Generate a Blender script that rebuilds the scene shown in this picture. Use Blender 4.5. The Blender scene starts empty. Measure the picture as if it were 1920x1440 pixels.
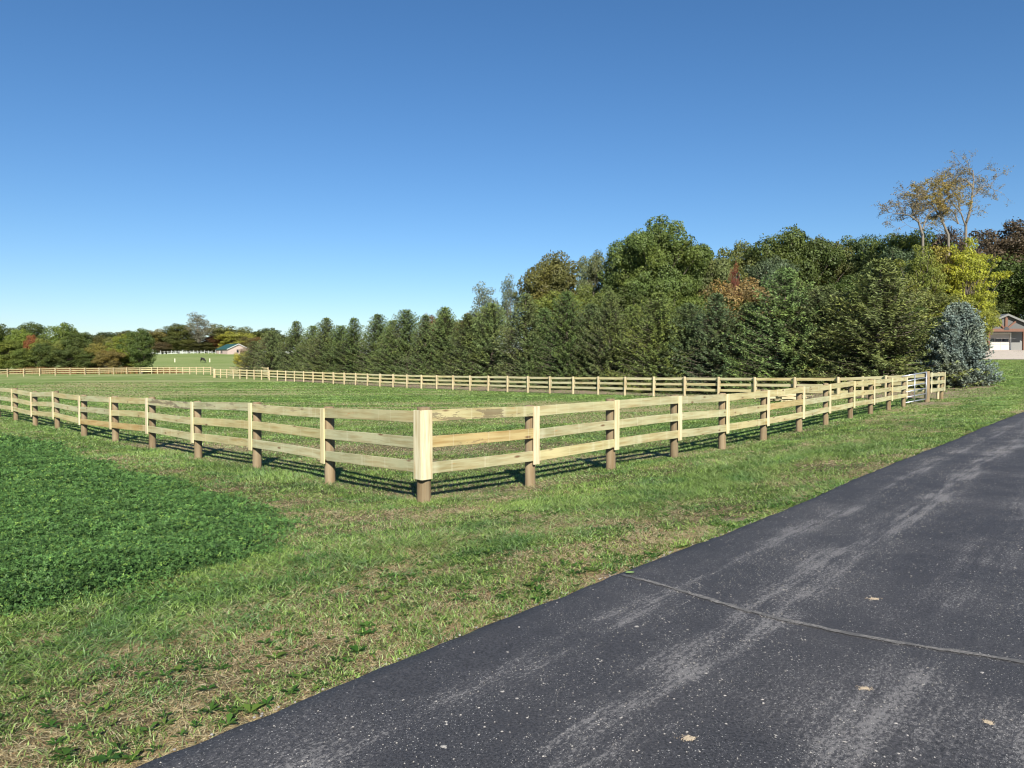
import bpy, bmesh, math, random
import numpy as np
from mathutils import Vector, Matrix
R = math.radians
random.seed(7); RNG = np.random.default_rng(11)
scene = bpy.context.scene
col = scene.collection
F = 1380.0; CZ = 2.15; PITCH = math.atan(45/1380)

# ------------------------------------------------------------------ camera
cam = bpy.data.cameras.new('camera'); camo = bpy.data.objects.new('camera', cam); col.objects.link(camo)
camo.location = (0, 0, CZ); camo.rotation_euler = (math.pi/2-PITCH, 0, 0)
cam.sensor_width = 36; cam.lens = 36*F/1920; cam.clip_end = 6000; cam.clip_start = 0.05
scene.camera = camo

def ray(px, py):
    u = (px-960)/F; v = (720-py)/F
    return u, math.cos(PITCH)+v*math.sin(PITCH), -math.sin(PITCH)+v*math.cos(PITCH)
def at(px, py, Y):
    a, b, c = ray(px, py); k = Y/b
    return (a*k, Y, CZ+c*k)

# ------------------------------------------------------------------ terrain (smooth surface through surveyed points)
left_px = [(795,942),(619,908),(482,877.5),(372,859.5),(286,840),(217,829),(158,818.5),(108,804.5),(66.5,799.5),(30,789),(-3,782),(-33,777),(-60,772)]
left_Y = [11.1*(1+.21*n) for n in range(len(left_px))]
right_px = [(795,942),(994,911),(1145,880.5),(1264,857.5),(1354,842),(1431,825),(1498,809.5),(1548,797),(1594,785),(1632,777),(1666,768.7),(1694,762.8),(1738,753)]
right_Y = [11.1*(1+.155*n+.0035*n*n) for n in range(len(right_px))]
right_Y[12] = 35.6
LP = [at(p[0], p[1], y) for p, y in zip(left_px, left_Y)]
RP = [at(p[0], p[1], y) for p, y in zip(right_px, right_Y)]
def back_px(n): return 960+(-455+23.66*n)/(1-.01943*n)
def back_Y(n): return 105*(1-.01943*n)
def back_base(x): return float(np.interp(x, [404,505,690,790,990,1170,1346,1490,1575,1663,1762], [708,713,723.7,729,736.5,742,746.5,751,752.5,751.5,748.5]))
BP = [at(back_px(n), back_base(back_px(n)), back_Y(n)) for n in range(-8, 33)]
FL_px = [(-47,709),(-16,708),(14,706.5),(44.7,706),(74.6,705),(103.6,704),(131.6,703.5),(159.4,703.3),(186,702.8),(212.7,702.2),(238,701.8),(262.6,701.3)]
FL_Y = [126,128,131,134,137,140,143,146,149,152,155,158]
FL2_px = [(284.5,701),(295.4,701),(306.8,701.2),(318.7,701.4),(330.7,701.6),(343,701.8),(356,702),(368.3,702.2),(381.8,702.3),(395.3,702.5)]
FL2_Y = [159,156.5,154,151.5,149,146.5,144,141.5,139,136.5]
FLP = [at(p[0],p[1],y) for p, y in zip(FL_px+FL2_px, FL_Y+FL2_Y)]
ctrl = []
ctrl += LP + RP[1:] + BP[::4] + FLP[::4]
ctrl += [(0,0,.45),(-1.6,3,.45),(2,3,.45),(.9,5.9,.43),(6.1,12.2,.37),(4,8,.42),(12.8,20,.3),(20,28.9,.2),(-3,1,.42),(0,-10,.45),(10,0,.45),(-10,0,.3),
         (-5,7,.2),(-9,12,.0),(-3,6,.32),(1.2,8.5,.28),(30,15,.4),(30,0,.4),(-30,10,-.3),(-40,30,-.7),(14,60,-.6),
         at(1795,725,47), at(1850,674.5,88), at(1925,674.5,88), (60,100,3.42),(68,100,3.42),(80,100,3.5),(85,88,2.4),(67,110,3.6),(90,130,5),(60,135,4),(30,110,1.5),(10,100,.2),
         (60,50,1.0),(42,42,.6),(44,65,1.0),(-97.5,232,1.1),(-30,150,-.4),(-20,120,-.75),
         at(302,664,330), at(380,662,330), at(470,664,325), (-100,175,-.7),(-160,175,-.8),(-60,300,4.0),(0,300,3),(100,300,7),(-300,300,2),
         (-150,420,5.5),(0,700,6),(-500,700,6),(500,700,8),(-700,100,0),(700,100,4),(0,-300,0),(500,-300,0),(-500,-300,0)]
CP = np.array(ctrl, float)
SC = 50.0
def _phi(d): return np.where(d > 1e-9, d*d*np.log(d+1e-12), 0)
_A = CP[:, :2]/SC
_n = len(_A)
_K = _phi(np.linalg.norm(_A[:,None]-_A[None], axis=2)) + np.eye(_n)*2e-4
_P = np.hstack([np.ones((_n,1)), _A])
_M = np.block([[_K,_P],[_P.T,np.zeros((3,3))]])
_W = np.linalg.solve(_M, np.concatenate([CP[:,2], np.zeros(3)]))
def terr(x, y):
    x = np.atleast_1d(np.asarray(x, float)); y = np.atleast_1d(np.asarray(y, float))
    out = np.empty(len(x))
    for i in range(0, len(x), 20000):
        q = np.stack([x[i:i+20000], y[i:i+20000]], 1)
        r = np.linalg.norm(q, axis=1, keepdims=True); q = np.where(r > 900, q/np.maximum(r,1e-6)*900, q)/SC
        out[i:i+20000] = _phi(np.linalg.norm(q[:,None]-_A[None], axis=2))@_W[:_n] + _W[_n] + q@_W[_n+1:]
    return np.clip(out, -3, 14)
def tz(x, y): return float(terr(x, y)[0])
def ground_at(px, py):
    a, b, c = ray(px, py)
    t = 2.0
    Y = np.concatenate([np.arange(2, 60, .05), np.arange(60, 400, .5)])
    z = CZ+c/b*Y; g = terr(a/b*Y, Y)
    i = np.argmax(z < g)
    if z[i] >= g[i]: i = len(Y)-1
    return (a/b*Y[i], Y[i], g[i])

# ------------------------------------------------------------------ numpy noise
_perm = RNG.random((256,256))
def vnoise(x, y, seed=0):
    x = np.asarray(x, float)+seed*17.3; y = np.asarray(y, float)+seed*9.7
    xi = np.floor(x).astype(int); yi = np.floor(y).astype(int); fx = x-xi; fy = y-yi
    fx = fx*fx*(3-2*fx); fy = fy*fy*(3-2*fy)
    g = lambda i, j: _perm[i & 255, j & 255]
    return (g(xi,yi)*(1-fx)+g(xi+1,yi)*fx)*(1-fy)+(g(xi,yi+1)*(1-fx)+g(xi+1,yi+1)*fx)*fy
def fbm(x, y, seed=0, o=4):
    s = 0; a = .5; t = 0
    for k in range(o):
        s = s+a*vnoise(x*2**k, y*2**k, seed+k*3); t += a; a *= .55
    return s/t
def smooth(e0, e1, x):
    t = np.clip((x-e0)/(e1-e0), 0, 1); return t*t*(3-2*t)
EK = .845; EL = math.hypot(1, EK)
def road_d(x, y): return (EK*np.asarray(y)-np.asarray(x)-4.12)/EL       # >0 : grass side, metres from the asphalt edge
def road_s(x, y): return (EK*np.asarray(x)+np.asarray(y))/EL
def from_sd(s, d):
    # inverse of (s, d)
    ex, ey = EK/EL, 1/EL
    nx, ny = -1/EL, EK/EL
    d0 = d+4.12/EL
    return s*ex+d0*nx, s*ey+d0*ny
def edge_wob(s): return   .045*(vnoise(s*1.1, s*0, 4)-.5)+.035*(vnoise(s*6, s*0, 9)-.5)

def seg_dist(x, y, a, b):
    ax, ay = a[0], a[1]; bx, by = b[0], b[1]
    dx, dy = bx-ax, by-ay; L = dx*dx+dy*dy
    t = np.clip(((x-ax)*dx+(y-ay)*dy)/L, 0, 1)
    return np.hypot(x-ax-t*dx, y-ay-t*dy)
def side(x, y, a, b): return (b[0]-a[0])*(y-a[1])-(b[1]-a[1])*(x-a[0])

# clover polygon on the ground
clover_px = [(-260,812),(0,818),(60,826),(100,834),(140,856),(200,872),(235,890),(320,905),(400,932),(470,958),(525,985),(540,1015),(500,1042),(430,1062),(330,1082),(250,1115),(130,1145),(0,1168),(-300,1235)]
CPOLY = [ground_at(*p)[:2] for p in clover_px]
def in_poly(x, y, poly):
    c = np.zeros(len(x), bool); j = len(poly)-1
    for i in range(len(poly)):
        xi, yi = poly[i]; xj, yj = poly[j]
        k = ((yi > y) != (yj > y)) & (x < (xj-xi)*(y-yi)/(yj-yi+1e-12)+xi)
        c ^= k; j = i
    return c
def poly_dist(x, y, poly):
    d = np.full(len(x), 1e9)
    for i in range(len(poly)):
        d = np.minimum(d, seg_dist(x, y, poly[i], poly[(i+1) % len(poly)]))
    return np.where(in_poly(x, y, poly), d, -d)
PAD = [LP[0], LP[-1]]
def inside_paddock(x, y):
    return (side(x, y, LP[0], LP[9]) < 0) & (side(x, y, RP[0], RP[11]) > 0) & (y > 11.1)
def clover_edge(x, y):
    return poly_dist(x, y, CPOLY)+.8*(fbm(x*1.3, y*1.3, 91)-.5)+.35*(fbm(x*5, y*5, 93)-.5)
def dryness(x, y):
    """share of tan, dead blades at a spot"""
    s = road_s(x, y); d = road_d(x, y)
    n = fbm(s*.35, d*1.1, 1); n2 = fbm(s*1.6, d*2.6, 5); n3 = fbm(x*.12, y*.12, 8)
    n4 = fbm(x*5, y*5, 6, 3)
    v = .36+1.7*(n-.5)+1.3*(n2-.5)+.3*(n3-.5)+.9*(n4-.5)
    v += .25*smooth(.45, .05, d)*smooth(-.3,0,d)
    v -= .22*smooth(1.0, 1.6, d)*smooth(3.0, 2.2, d)*smooth(3, 6, s)     # the greener strip half way up the verge
    v += .12*smooth(3.6, 4.6, d)*(d < 6.5)
    # tan strip between clover and the left run of the fence
    L = side(x, y, LP[0], LP[9]) > 0
    dl = seg_dist(x, y, LP[0], LP[9])
    v += np.where(L & (dl < 6), .26*smooth(.7, 1.4, dl)*smooth(6, 4, dl), 0)
    v -= .35*smooth(.8, .2, dl)
    pin = inside_paddock(x, y)
    a = -.75; xr = x*math.cos(a)-y*math.sin(a); yr = x*math.sin(a)+y*math.cos(a)
    st = fbm(x*.05+3, y*.5, 12); big = fbm(x*.05, y*.06, 15)
    vp = .42+2.0*(st-.5)+2.0*(big-.5)+.18*smooth(30,16,y)-.12*smooth(60,90,y)
    v = np.where(pin, vp, v)
    mead = .28+.5*(fbm(x*.02, y*.1, 21)-.5)
    v = np.where(y > 150, mead, v)
    lawn = (x > 21) & (x > .6*y-0) & (d > 0) & (y > 30)
    v = np.where(lawn & (y > 36), .16+.5*(fbm(x*.05, y*.45, 31)-.5), v)
    return np.clip(v, 0.02, .95)

# ------------------------------------------------------------------ mesh + tag helpers
def tag(o, label=None, cat=None, group=None, kind=None):
    if label: o['label'] = label
    if cat: o['category'] = cat
    if group: o['group'] = group
    if kind: o['kind'] = kind
    return o
def link(name, me, parent=None, loc=None, rot=None):
    o = bpy.data.objects.new(name, me); col.objects.link(o)
    if parent: o.parent = parent
    if loc is not None: o.location = loc
    if rot is not None: o.rotation_euler = rot
    return o
def empty(name, loc=(0,0,0), rz=0):
    o = bpy.data.objects.new(name, None); col.objects.link(o); o.location = loc; o.rotation_euler = (0,0,rz)
    o.empty_display_size = .3
    return o
def np_mesh(name, V, faces_flat, sizes, mat, attrs=None, smooth_=False):
    me = bpy.data.meshes.new(name)
    V = np.asarray(V, np.float32); me.vertices.add(len(V)); me.vertices.foreach_set('co', V.ravel())
    faces_flat = np.asarray(faces_flat, np.int32).ravel(); sizes = np.asarray(sizes, np.int32)
    me.loops.add(len(faces_flat)); me.loops.foreach_set('vertex_index', faces_flat)
    me.polygons.add(len(sizes)); st = np.concatenate([[0], np.cumsum(sizes)[:-1]]).astype(np.int32)
    me.polygons.foreach_set('loop_start', st); me.polygons.foreach_set('loop_total', sizes)
    if smooth_: me.polygons.foreach_set('use_smooth', np.ones(len(sizes), bool))
    me.update(calc_edges=True)
    for k, v in (attrs or {}).items():
        v = np.asarray(v, np.float32)
        if v.ndim == 2:
            a = me.color_attributes.new(k, 'FLOAT_COLOR', 'POINT')
            c = np.ones((len(v), 4), np.float32); c[:, :3] = v; a.data.foreach_set('color', c.ravel())
        else:
            a = me.attributes.new(k, 'FLOAT', 'POINT'); a.data.foreach_set('value', v)
    if mat: me.materials.append(mat)
    return me
class MB:
    def __init__(s): s.V = []; s.Fc = []
    def add(s, vs, fs):
        b = len(s.V); s.V += [tuple(v) for v in vs]; s.Fc += [tuple(i+b for i in f) for f in fs]
    def box(s, x0,x1,y0,y1,z0,z1, M=None):
        vs = [Vector((x,y,z)) for x in (x0,x1) for y in (y0,y1) for z in (z0,z1)]
        if M: vs = [M@v for v in vs]
        s.add(vs, [(0,1,3,2),(4,6,7,5),(0,4,5,1),(2,3,7,6),(0,2,6,4),(1,5,7,3)])
    def tube(s, pts, rads, n=8, cap=True):
        pts = [Vector(p) for p in pts]; rings = []; up = Vector((0,0,1)); b = len(s.V); prev = None
        for i, p in enumerate(pts):
            t = (pts[min(i+1,len(pts)-1)]-pts[max(i-1,0)])
            if t.length < 1e-9: t = Vector((0,0,1))
            t.normalize()
            if prev is None:
                a = t.cross(Vector((1,0,0)) if abs(t.x) < .8 else Vector((0,1,0))).normalized()
            else:
                a = (prev-t*prev.dot(t)).normalized()
            prev = a; c = t.cross(a)
            for k in range(n):
                an = 2*math.pi*k/n
                s.V.append(tuple(p+(a*math.cos(an)+c*math.sin(an))*rads[i]))
        for i in range(len(pts)-1):
            for k in range(n):
                s.Fc.append((b+i*n+k, b+i*n+(k+1) % n, b+(i+1)*n+(k+1) % n, b+(i+1)*n+k))
        if cap:
            s.Fc.append(tuple(b+k for k in reversed(range(n)))); s.Fc.append(tuple(b+(len(pts)-1)*n+k for k in range(n)))
    def mesh(s, name, mat, smooth_=False):
        me = bpy.data.meshes.new(name); me.from_pydata(s.V, [], s.Fc); me.update()
        if smooth_: me.polygons.foreach_set('use_smooth', np.ones(len(me.polygons), bool))
        if mat: me.materials.append(mat)
        return me
    def build(s, name, mat, parent=None, smooth_=False, **k):
        return link(name, s.mesh(name, mat, smooth_), parent, **k)

# ------------------------------------------------------------------ materials
def new_mat(name):
    m = bpy.data.materials.new(name); m.use_nodes = True; nt = m.node_tree
    for n in list(nt.nodes): nt.nodes.remove(n)
    out = nt.nodes.new('ShaderNodeOutputMaterial')
    return m, nt, out
class N:
    def __init__(s, nt): s.nt = nt
    def n(s, t, ins=None, **props):
        nd = s.nt.nodes.new(t)
        for k, v in props.items(): setattr(nd, k, v)
        for k, v in (ins or {}).items():
            if hasattr(v, 'is_linked') or isinstance(v, bpy.types.NodeSocket): s.nt.links.new(v, nd.inputs[k])
            else: nd.inputs[k].default_value = v
        return nd
    def l(s, a, b): s.nt.links.new(a, b)
    def math(s, op, a, b=0.0, c=None, clamp=False):
        d = {0: a, 1: b}
        if c is not None: d[2] = c
        return s.n('ShaderNodeMath', d, operation=op, use_clamp=clamp).outputs[0]
    def mix(s, f, a, b, blend='MIX'):
        nd = s.nt.nodes.new('ShaderNodeMix'); nd.data_type = 'RGBA'; nd.blend_type = blend
        for i, v in ((0, f), (6, a), (7, b)):
            if isinstance(v, bpy.types.NodeSocket): s.l(v, nd.inputs[i])
            else: nd.inputs[i].default_value = v if i == 0 else (tuple(v)+(1,) if len(v) == 3 else v)
        return nd.outputs[2]
    def ramp(s, v, a, b, lo=0., hi=1.):
        return s.n('ShaderNodeMapRange', {0: v, 1: a, 2: b, 3: lo, 4: hi}).outputs[0]
    def noise(s, vec, scale, detail=4, rough=.55):
        return s.n('ShaderNodeTexNoise', {'Vector': vec, 'Scale': scale, 'Detail': detail, 'Roughness': rough}).outputs[0]
    def scalev(s, vec, v):
        return s.n('ShaderNodeVectorMath', {0: vec, 1: v}, operation='MULTIPLY').outputs[0]

def simple(name, c, rough=.7, metal=0, var=.15, scale=6):
    m, nt, out = new_mat(name); g = N(nt)
    tc = g.n('ShaderNodeTexCoord').outputs['Object']
    f = g.noise(tc, scale)
    cc = g.mix(f, [x*(1-var) for x in c], [min(1, x*(1+var)) for x in c])
    p = g.n('ShaderNodeBsdfPrincipled', {'Base Color': cc, 'Roughness': rough, 'Metallic': metal})
    b = g.n('ShaderNodeBump', {'Height': f, 'Strength': .15, 'Distance': .02}); g.l(b.outputs[0], p.inputs['Normal'])
    g.l(p.outputs[0], out.inputs[0]); return m

def leafy(name, use_attr_color=False, vr=(.48,1.6), trans=.3, tint2=(1.22,1.08,.75), patch=.25, rough=.55, spec=.3):
    """leaf material: colour of the object, varied leaf by leaf (attribute v) and bough by bough"""
    m, nt, out = new_mat(name); g = N(nt)
    v = g.n('ShaderNodeAttribute', attribute_name='v').outputs['Fac']
    if use_attr_color:
        base = g.n('ShaderNodeAttribute', attribute_name='col').outputs['Color']
        c = base
    else:
        base = g.n('ShaderNodeObjectInfo').outputs['Color']
        tc = g.n('ShaderNodeTexCoord').outputs['Object']
        pn = g.noise(tc, patch, 3)
        c2 = g.mix(1.0, base, tint2, 'MULTIPLY')
        c = g.mix(g.ramp(pn, .42, .68), base, c2)
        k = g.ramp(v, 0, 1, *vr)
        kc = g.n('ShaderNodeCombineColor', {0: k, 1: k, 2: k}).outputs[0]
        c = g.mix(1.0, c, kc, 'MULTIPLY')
    p = g.n('ShaderNodeBsdfPrincipled', {'Base Color': c, 'Roughness': rough, 'Specular IOR Level': spec})
    t = g.n('ShaderNodeBsdfTranslucent', {'Color': c})
    mx = g.n('ShaderNodeMixShader', {0: trans}); g.l(p.outputs[0], mx.inputs[1]); g.l(t.outputs[0], mx.inputs[2])
    g.l(mx.outputs[0], out.inputs[0]); return m

def wood_mat(name, ca, cb, axis='x', dark=.25, knots=True, rough=.75):
    m, nt, out = new_mat(name); g = N(nt)
    tc = g.n('ShaderNodeTexCoord').outputs['Object']
    oi = g.n('ShaderNodeObjectInfo'); rnd = oi.outputs['Random']
    off = g.n('ShaderNodeCombineXYZ', {0: g.math('MULTIPLY', rnd, 37.), 1: g.math('MULTIPLY', rnd, 11.), 2: g.math('MULTIPLY', rnd, 23.)}).outputs[0]
    v = g.n('ShaderNodeVectorMath', {0: tc, 1: off}, operation='ADD').outputs[0]
    st = {'x': (1.2, 16, 16), 'z': (16, 16, 1.2)}[axis]
    st2 = {'x': (3, 90, 90), 'z': (60, 60, 2.5)}[axis]
    g1 = g.noise(g.scalev(v, st), 1.0, 5, .6); g2 = g.noise(g.scalev(v, st2), 1.0, 3, .6)
    blot = g.noise(v, 1.1, 3)
    sep = g.n('ShaderNodeSeparateColor', {0: oi.outputs['Color']})
    base = g.mix(g.ramp(blot, .3, .7), ca, cb)
    base = g.mix(1.0, base, oi.outputs['Color'], 'MULTIPLY')
    gr = g.mix(g.ramp(g1, .42, .72), base, g.mix(1.0, base, (.66,.55,.42), 'MULTIPLY'))
    gr = g.mix(g.math('MULTIPLY', g.ramp(g2, .5, .75), dark), gr, (.22,.16,.09))
    if knots:
        vo = g.n('ShaderNodeTexVoronoi', {'Vector': g.scalev(v, {'x': (1.7,6,6), 'z': (6,6,1.5)}[axis]), 'Scale': 1.0})
        kn = g.ramp(vo.outputs['Distance'], .07, .17, 1, 0)
        gr = g.mix(kn, gr, (.13,.08,.04))
        # saw / banding marks across the board and drying stains, stronger where alpha is low
        bands = g.n('ShaderNodeTexVoronoi', {'Vector': g.scalev(v, (1.3, .0, .0)), 'Scale': 1.0}, feature='DISTANCE_TO_EDGE').outputs['Distance']
        gr = g.mix(g.math('MULTIPLY', g.ramp(bands, .0, .012, 1, 0), .22), gr, (.60,.57,.42))
        rst = g.noise(g.scalev(v, (2.2, 14, 14)), 1.3, 4, .6)
        gr = g.mix(g.math('MULTIPLY', g.ramp(rst, .66, .72), .55), gr, (.36,.17,.06))
        stn = g.noise(g.scalev(v, (1.6, 9, 9)), 1.0, 5, .7)
        al = g.math('SUBTRACT', 1.0, oi.outputs['Alpha'])
        thr = g.math('SUBTRACT', .66, g.math('MULTIPLY', al, .22))
        gr = g.mix(g.math('MULTIPLY', g.math('GREATER_THAN', stn, thr), g.math('MULTIPLY', g.math('ADD', al, .12), .9)), gr, (.09,.065,.045))
    p = g.n('ShaderNodeBsdfPrincipled', {'Base Color': gr, 'Roughness': rough, 'Specular IOR Level': .25})
    b = g.n('ShaderNodeBump', {'Height': g.math('ADD', g1, g.math('MULTIPLY', g2, .5)), 'Strength': .35, 'Distance': .006}); g.l(b.outputs[0], p.inputs['Normal'])
    g.l(p.outputs[0], out.inputs[0]); return m

M = {}
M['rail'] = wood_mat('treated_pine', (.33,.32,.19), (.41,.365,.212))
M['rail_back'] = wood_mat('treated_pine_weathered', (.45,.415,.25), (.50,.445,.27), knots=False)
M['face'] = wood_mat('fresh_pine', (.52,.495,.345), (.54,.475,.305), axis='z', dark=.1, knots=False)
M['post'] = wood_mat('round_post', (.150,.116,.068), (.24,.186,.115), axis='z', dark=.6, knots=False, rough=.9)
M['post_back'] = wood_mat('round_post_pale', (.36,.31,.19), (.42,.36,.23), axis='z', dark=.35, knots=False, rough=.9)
M['bark'] = simple('bark', (.13,.105,.08), .95, var=.4, scale=8)
M['bark_pale'] = simple('bark_pale', (.15,.13,.105), .95, var=.4, scale=8)
M['leaf'] = leafy('leaves')
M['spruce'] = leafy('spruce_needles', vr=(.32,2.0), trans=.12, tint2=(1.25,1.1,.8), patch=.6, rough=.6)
M['grassblade'] = leafy('grass_blades', True, trans=.42, rough=.55, spec=.3)
M['galv'] = simple('galvanised_tube', (.42,.44,.47), .42, .75, .08)
M['metal_dark'] = simple('dark_iron', (.06,.06,.06), .5, .6)
M['white'] = simple('white_paint', (.42,.42,.39), .6)

def ground_material():
    m, nt, out = new_mat('turf_ground'); g = N(nt)
    pos = g.n('ShaderNodeNewGeometry').outputs['Position']
    dry = g.n('ShaderNodeAttribute', attribute_name='dry').outputs['Fac']
    clo = g.n('ShaderNodeAttribute', attribute_name='clover').outputs['Fac']
    soil = g.n('ShaderNodeAttribute', attribute_name='soil').outputs['Fac']
    far = g.n('ShaderNodeAttribute', attribute_name='far').outputs['Fac']
    n1 = g.noise(pos, 14, 6, .7); n2 = g.noise(pos, 60, 4, .7); n3 = g.noise(pos, 1.2, 5, .6)
    f = g.math('ADD', dry, g.math('MULTIPLY', g.math('SUBTRACT', n1, .5), .7))
    f = g.math('ADD', f, g.math('MULTIPLY', g.math('SUBTRACT', n3, .5), .5), clamp=True)
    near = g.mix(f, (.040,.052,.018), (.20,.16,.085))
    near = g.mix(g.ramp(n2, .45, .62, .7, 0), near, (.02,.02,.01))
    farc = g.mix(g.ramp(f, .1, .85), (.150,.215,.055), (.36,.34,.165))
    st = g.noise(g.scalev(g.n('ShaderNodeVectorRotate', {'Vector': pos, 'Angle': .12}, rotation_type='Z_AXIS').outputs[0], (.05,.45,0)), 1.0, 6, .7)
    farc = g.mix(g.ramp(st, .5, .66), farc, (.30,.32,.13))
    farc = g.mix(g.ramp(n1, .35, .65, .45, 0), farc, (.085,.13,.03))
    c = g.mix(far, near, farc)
    c = g.mix(clo, c, (.012,.035,.008))
    sc = g.mix(n1, (.17,.12,.085), (.36,.28,.20))
    c = g.mix(g.math('MULTIPLY', soil, g.ramp(n3, .25, .5)), c, sc)
    p = g.n('ShaderNodeBsdfPrincipled', {'Base Color': c, 'Roughness': .95, 'Specular IOR Level': .1})
    hh = g.math('ADD', n1, g.math('MULTIPLY', n2, .6))
    b = g.n('ShaderNodeBump', {'Height': hh, 'Strength': .9, 'Distance': .05}); g.l(b.outputs[0], p.inputs['Normal'])
    g.l(p.outputs[0], out.inputs[0]); return m
M['ground'] = ground_material()

def asphalt_material():
    m, nt, out = new_mat('asphalt'); g = N(nt)
    uv = g.n('ShaderNodeUVMap', uv_map='sd').outputs[0]        # metres along, metres across
    pos = g.n('ShaderNodeNewGeometry').outputs['Position']
    sep = g.n('ShaderNodeSeparateXYZ', {0: uv}); S = sep.outputs[0]; D = sep.outputs[1]
    fine = g.noise(pos, 190, 3, .7); mid = g.noise(pos, 45, 4, .65); low = g.noise(pos, .9, 5, .6)
    gr2 = g.noise(pos, 75, 2, .6)
    c = g.mix(g.ramp(g.math('ADD', g.math('MULTIPLY', fine, .5), g.math('MULTIPLY', gr2, .5)), .38, .64), (.006,.006,.007), (.066,.065,.070))
    c = g.mix(g.ramp(low, .35, .65), c, g.mix(1.0, c, (1.15,1.12,1.08), 'MULTIPLY'))
    # tyre tracks of lime dust: bands across, broken up by noise drawn out along the drive
    wob = g.math('MULTIPLY', g.math('SUBTRACT', g.noise(g.scalev(uv, (.25,.0,.0)), 1.0, 2), .5), .5)
    Dw = g.math('ADD', D, wob)
    tot = None
    for c0, w, a in ((.62,.18,1.1),(1.30,.26,1.2),(2.25,.3,.8),(3.0,.35,.85),(4.2,.5,.6),(5.2,.4,.6)):
        k = g.math('DIVIDE', g.math('SUBTRACT', Dw, c0), w)
        e = g.math('MULTIPLY', g.math('POWER', 2.718, g.math('MULTIPLY', g.math('MULTIPLY', k, k), -1.0)), a)
        tot = e if tot is None else g.math('ADD', tot, e)
    brk = g.noise(g.scalev(uv, (.8,9,1)), 1.0, 5, .65)
    grit = g.noise(g.scalev(uv, (30,50,1)), 1.0, 6, .9)
    dens = g.math('ADD', g.math('MULTIPLY', tot, g.ramp(brk, .3, .7)), g.math('MULTIPLY', g.ramp(low, .35, .65), .75))
    dm = g.ramp(g.math('ADD', g.math('MULTIPLY', grit, 1.0), g.math('MULTIPLY', dens, .175)), .68, .725)
    c = g.mix(g.math('MULTIPLY', dm, .55), c, (.27,.255,.24))
    c = g.mix(g.math('MULTIPLY', g.ramp(dens, 0, 1.6), .05), c, (.24,.22,.21))
    # scattered lime crumbs, three sizes
    for sc, th, am, cc in ((60,.22,.85,(.42,.40,.37)), (17,.10,.9,(.42,.39,.34)), (110,.26,.6,(.33,.32,.30))):
        vo = g.n('ShaderNodeTexVoronoi', {'Vector': pos, 'Scale': sc})
        rr = g.n('ShaderNodeSeparateColor', {0: vo.outputs['Color']}).outputs[0]
        lim = g.math('MULTIPLY', g.math('SUBTRACT', 1.0, rr), th)
        on = g.math('LESS_THAN', vo.outputs['Distance'], lim)
        gate = g.math('GREATER_THAN', g.math('ADD', g.noise(pos, 3.2, 3), g.math('MULTIPLY', dens, .12)), .53)
        c = g.mix(g.math('MULTIPLY', g.math('MULTIPLY', on, gate), am), c, cc)
    # a few larger smears of crushed lime
    vo = g.n('ShaderNodeTexVoronoi', {'Vector': g.n('ShaderNodeVectorMath', {0: pos, 1: g.n('ShaderNodeTexNoise', {'Vector': pos, 'Scale': 22, 'Detail': 3}).outputs['Color']}, operation='MULTIPLY_ADD').outputs[0], 'Scale': 1.0})
    rough = g.ramp(fine, .2, .8, .55, .85)
    p = g.n('ShaderNodeBsdfPrincipled', {'Base Color': c, 'Roughness': rough, 'Specular IOR Level': .45})
    hh = g.math('ADD', fine, g.math('MULTIPLY', mid, .5))
    b = g.n('ShaderNodeBump', {'Height': hh, 'Strength': .6, 'Distance': .006}); g.l(b.outputs[0], p.inputs['Normal'])
    g.l(p.outputs[0], out.inputs[0]); return m
M['asphalt'] = asphalt_material()

# ------------------------------------------------------------------ ground sheet
def soil_amount(x, y):
    s = np.zeros(len(x))
    a, b = BP[8], BP[-2]
    # bare strip just behind the long back fence
    ddx, ddy = b[0]-a[0], b[1]-a[1]; L = math.hypot(ddx, ddy)
    off = ((x-a[0])*ddy-(y-a[1])*ddx)/L           # negative = behind
    al = ((x-a[0])*ddx+(y-a[1])*ddy)/L
    off = -off
    s = np.maximum(s, smooth(.2, .6, off)*smooth(9, 5, off)*smooth(-6, 0, al)*smooth(L+8, L, al))
    for px, py, r in ((1300+250,744,1.8),(1470,745,2.6),(1760,757,1.0),(1740,756,.8),(1150,1082,.22),(1385,975,.25)):
        gx, gy, _ = ground_at(px, py)
        s = np.maximum(s, smooth(r, r*.4, np.hypot(x-gx, y-gy)))
    bs = at(1795,725,47)
    s = np.maximum(s, smooth(2.6, 1.9, np.hypot(x-bs[0], y-bs[1])))
    s = np.maximum(s, .25*smooth(.10, .02, road_d(x, y))*(road_d(x, y) > -.3))
    return s
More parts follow.
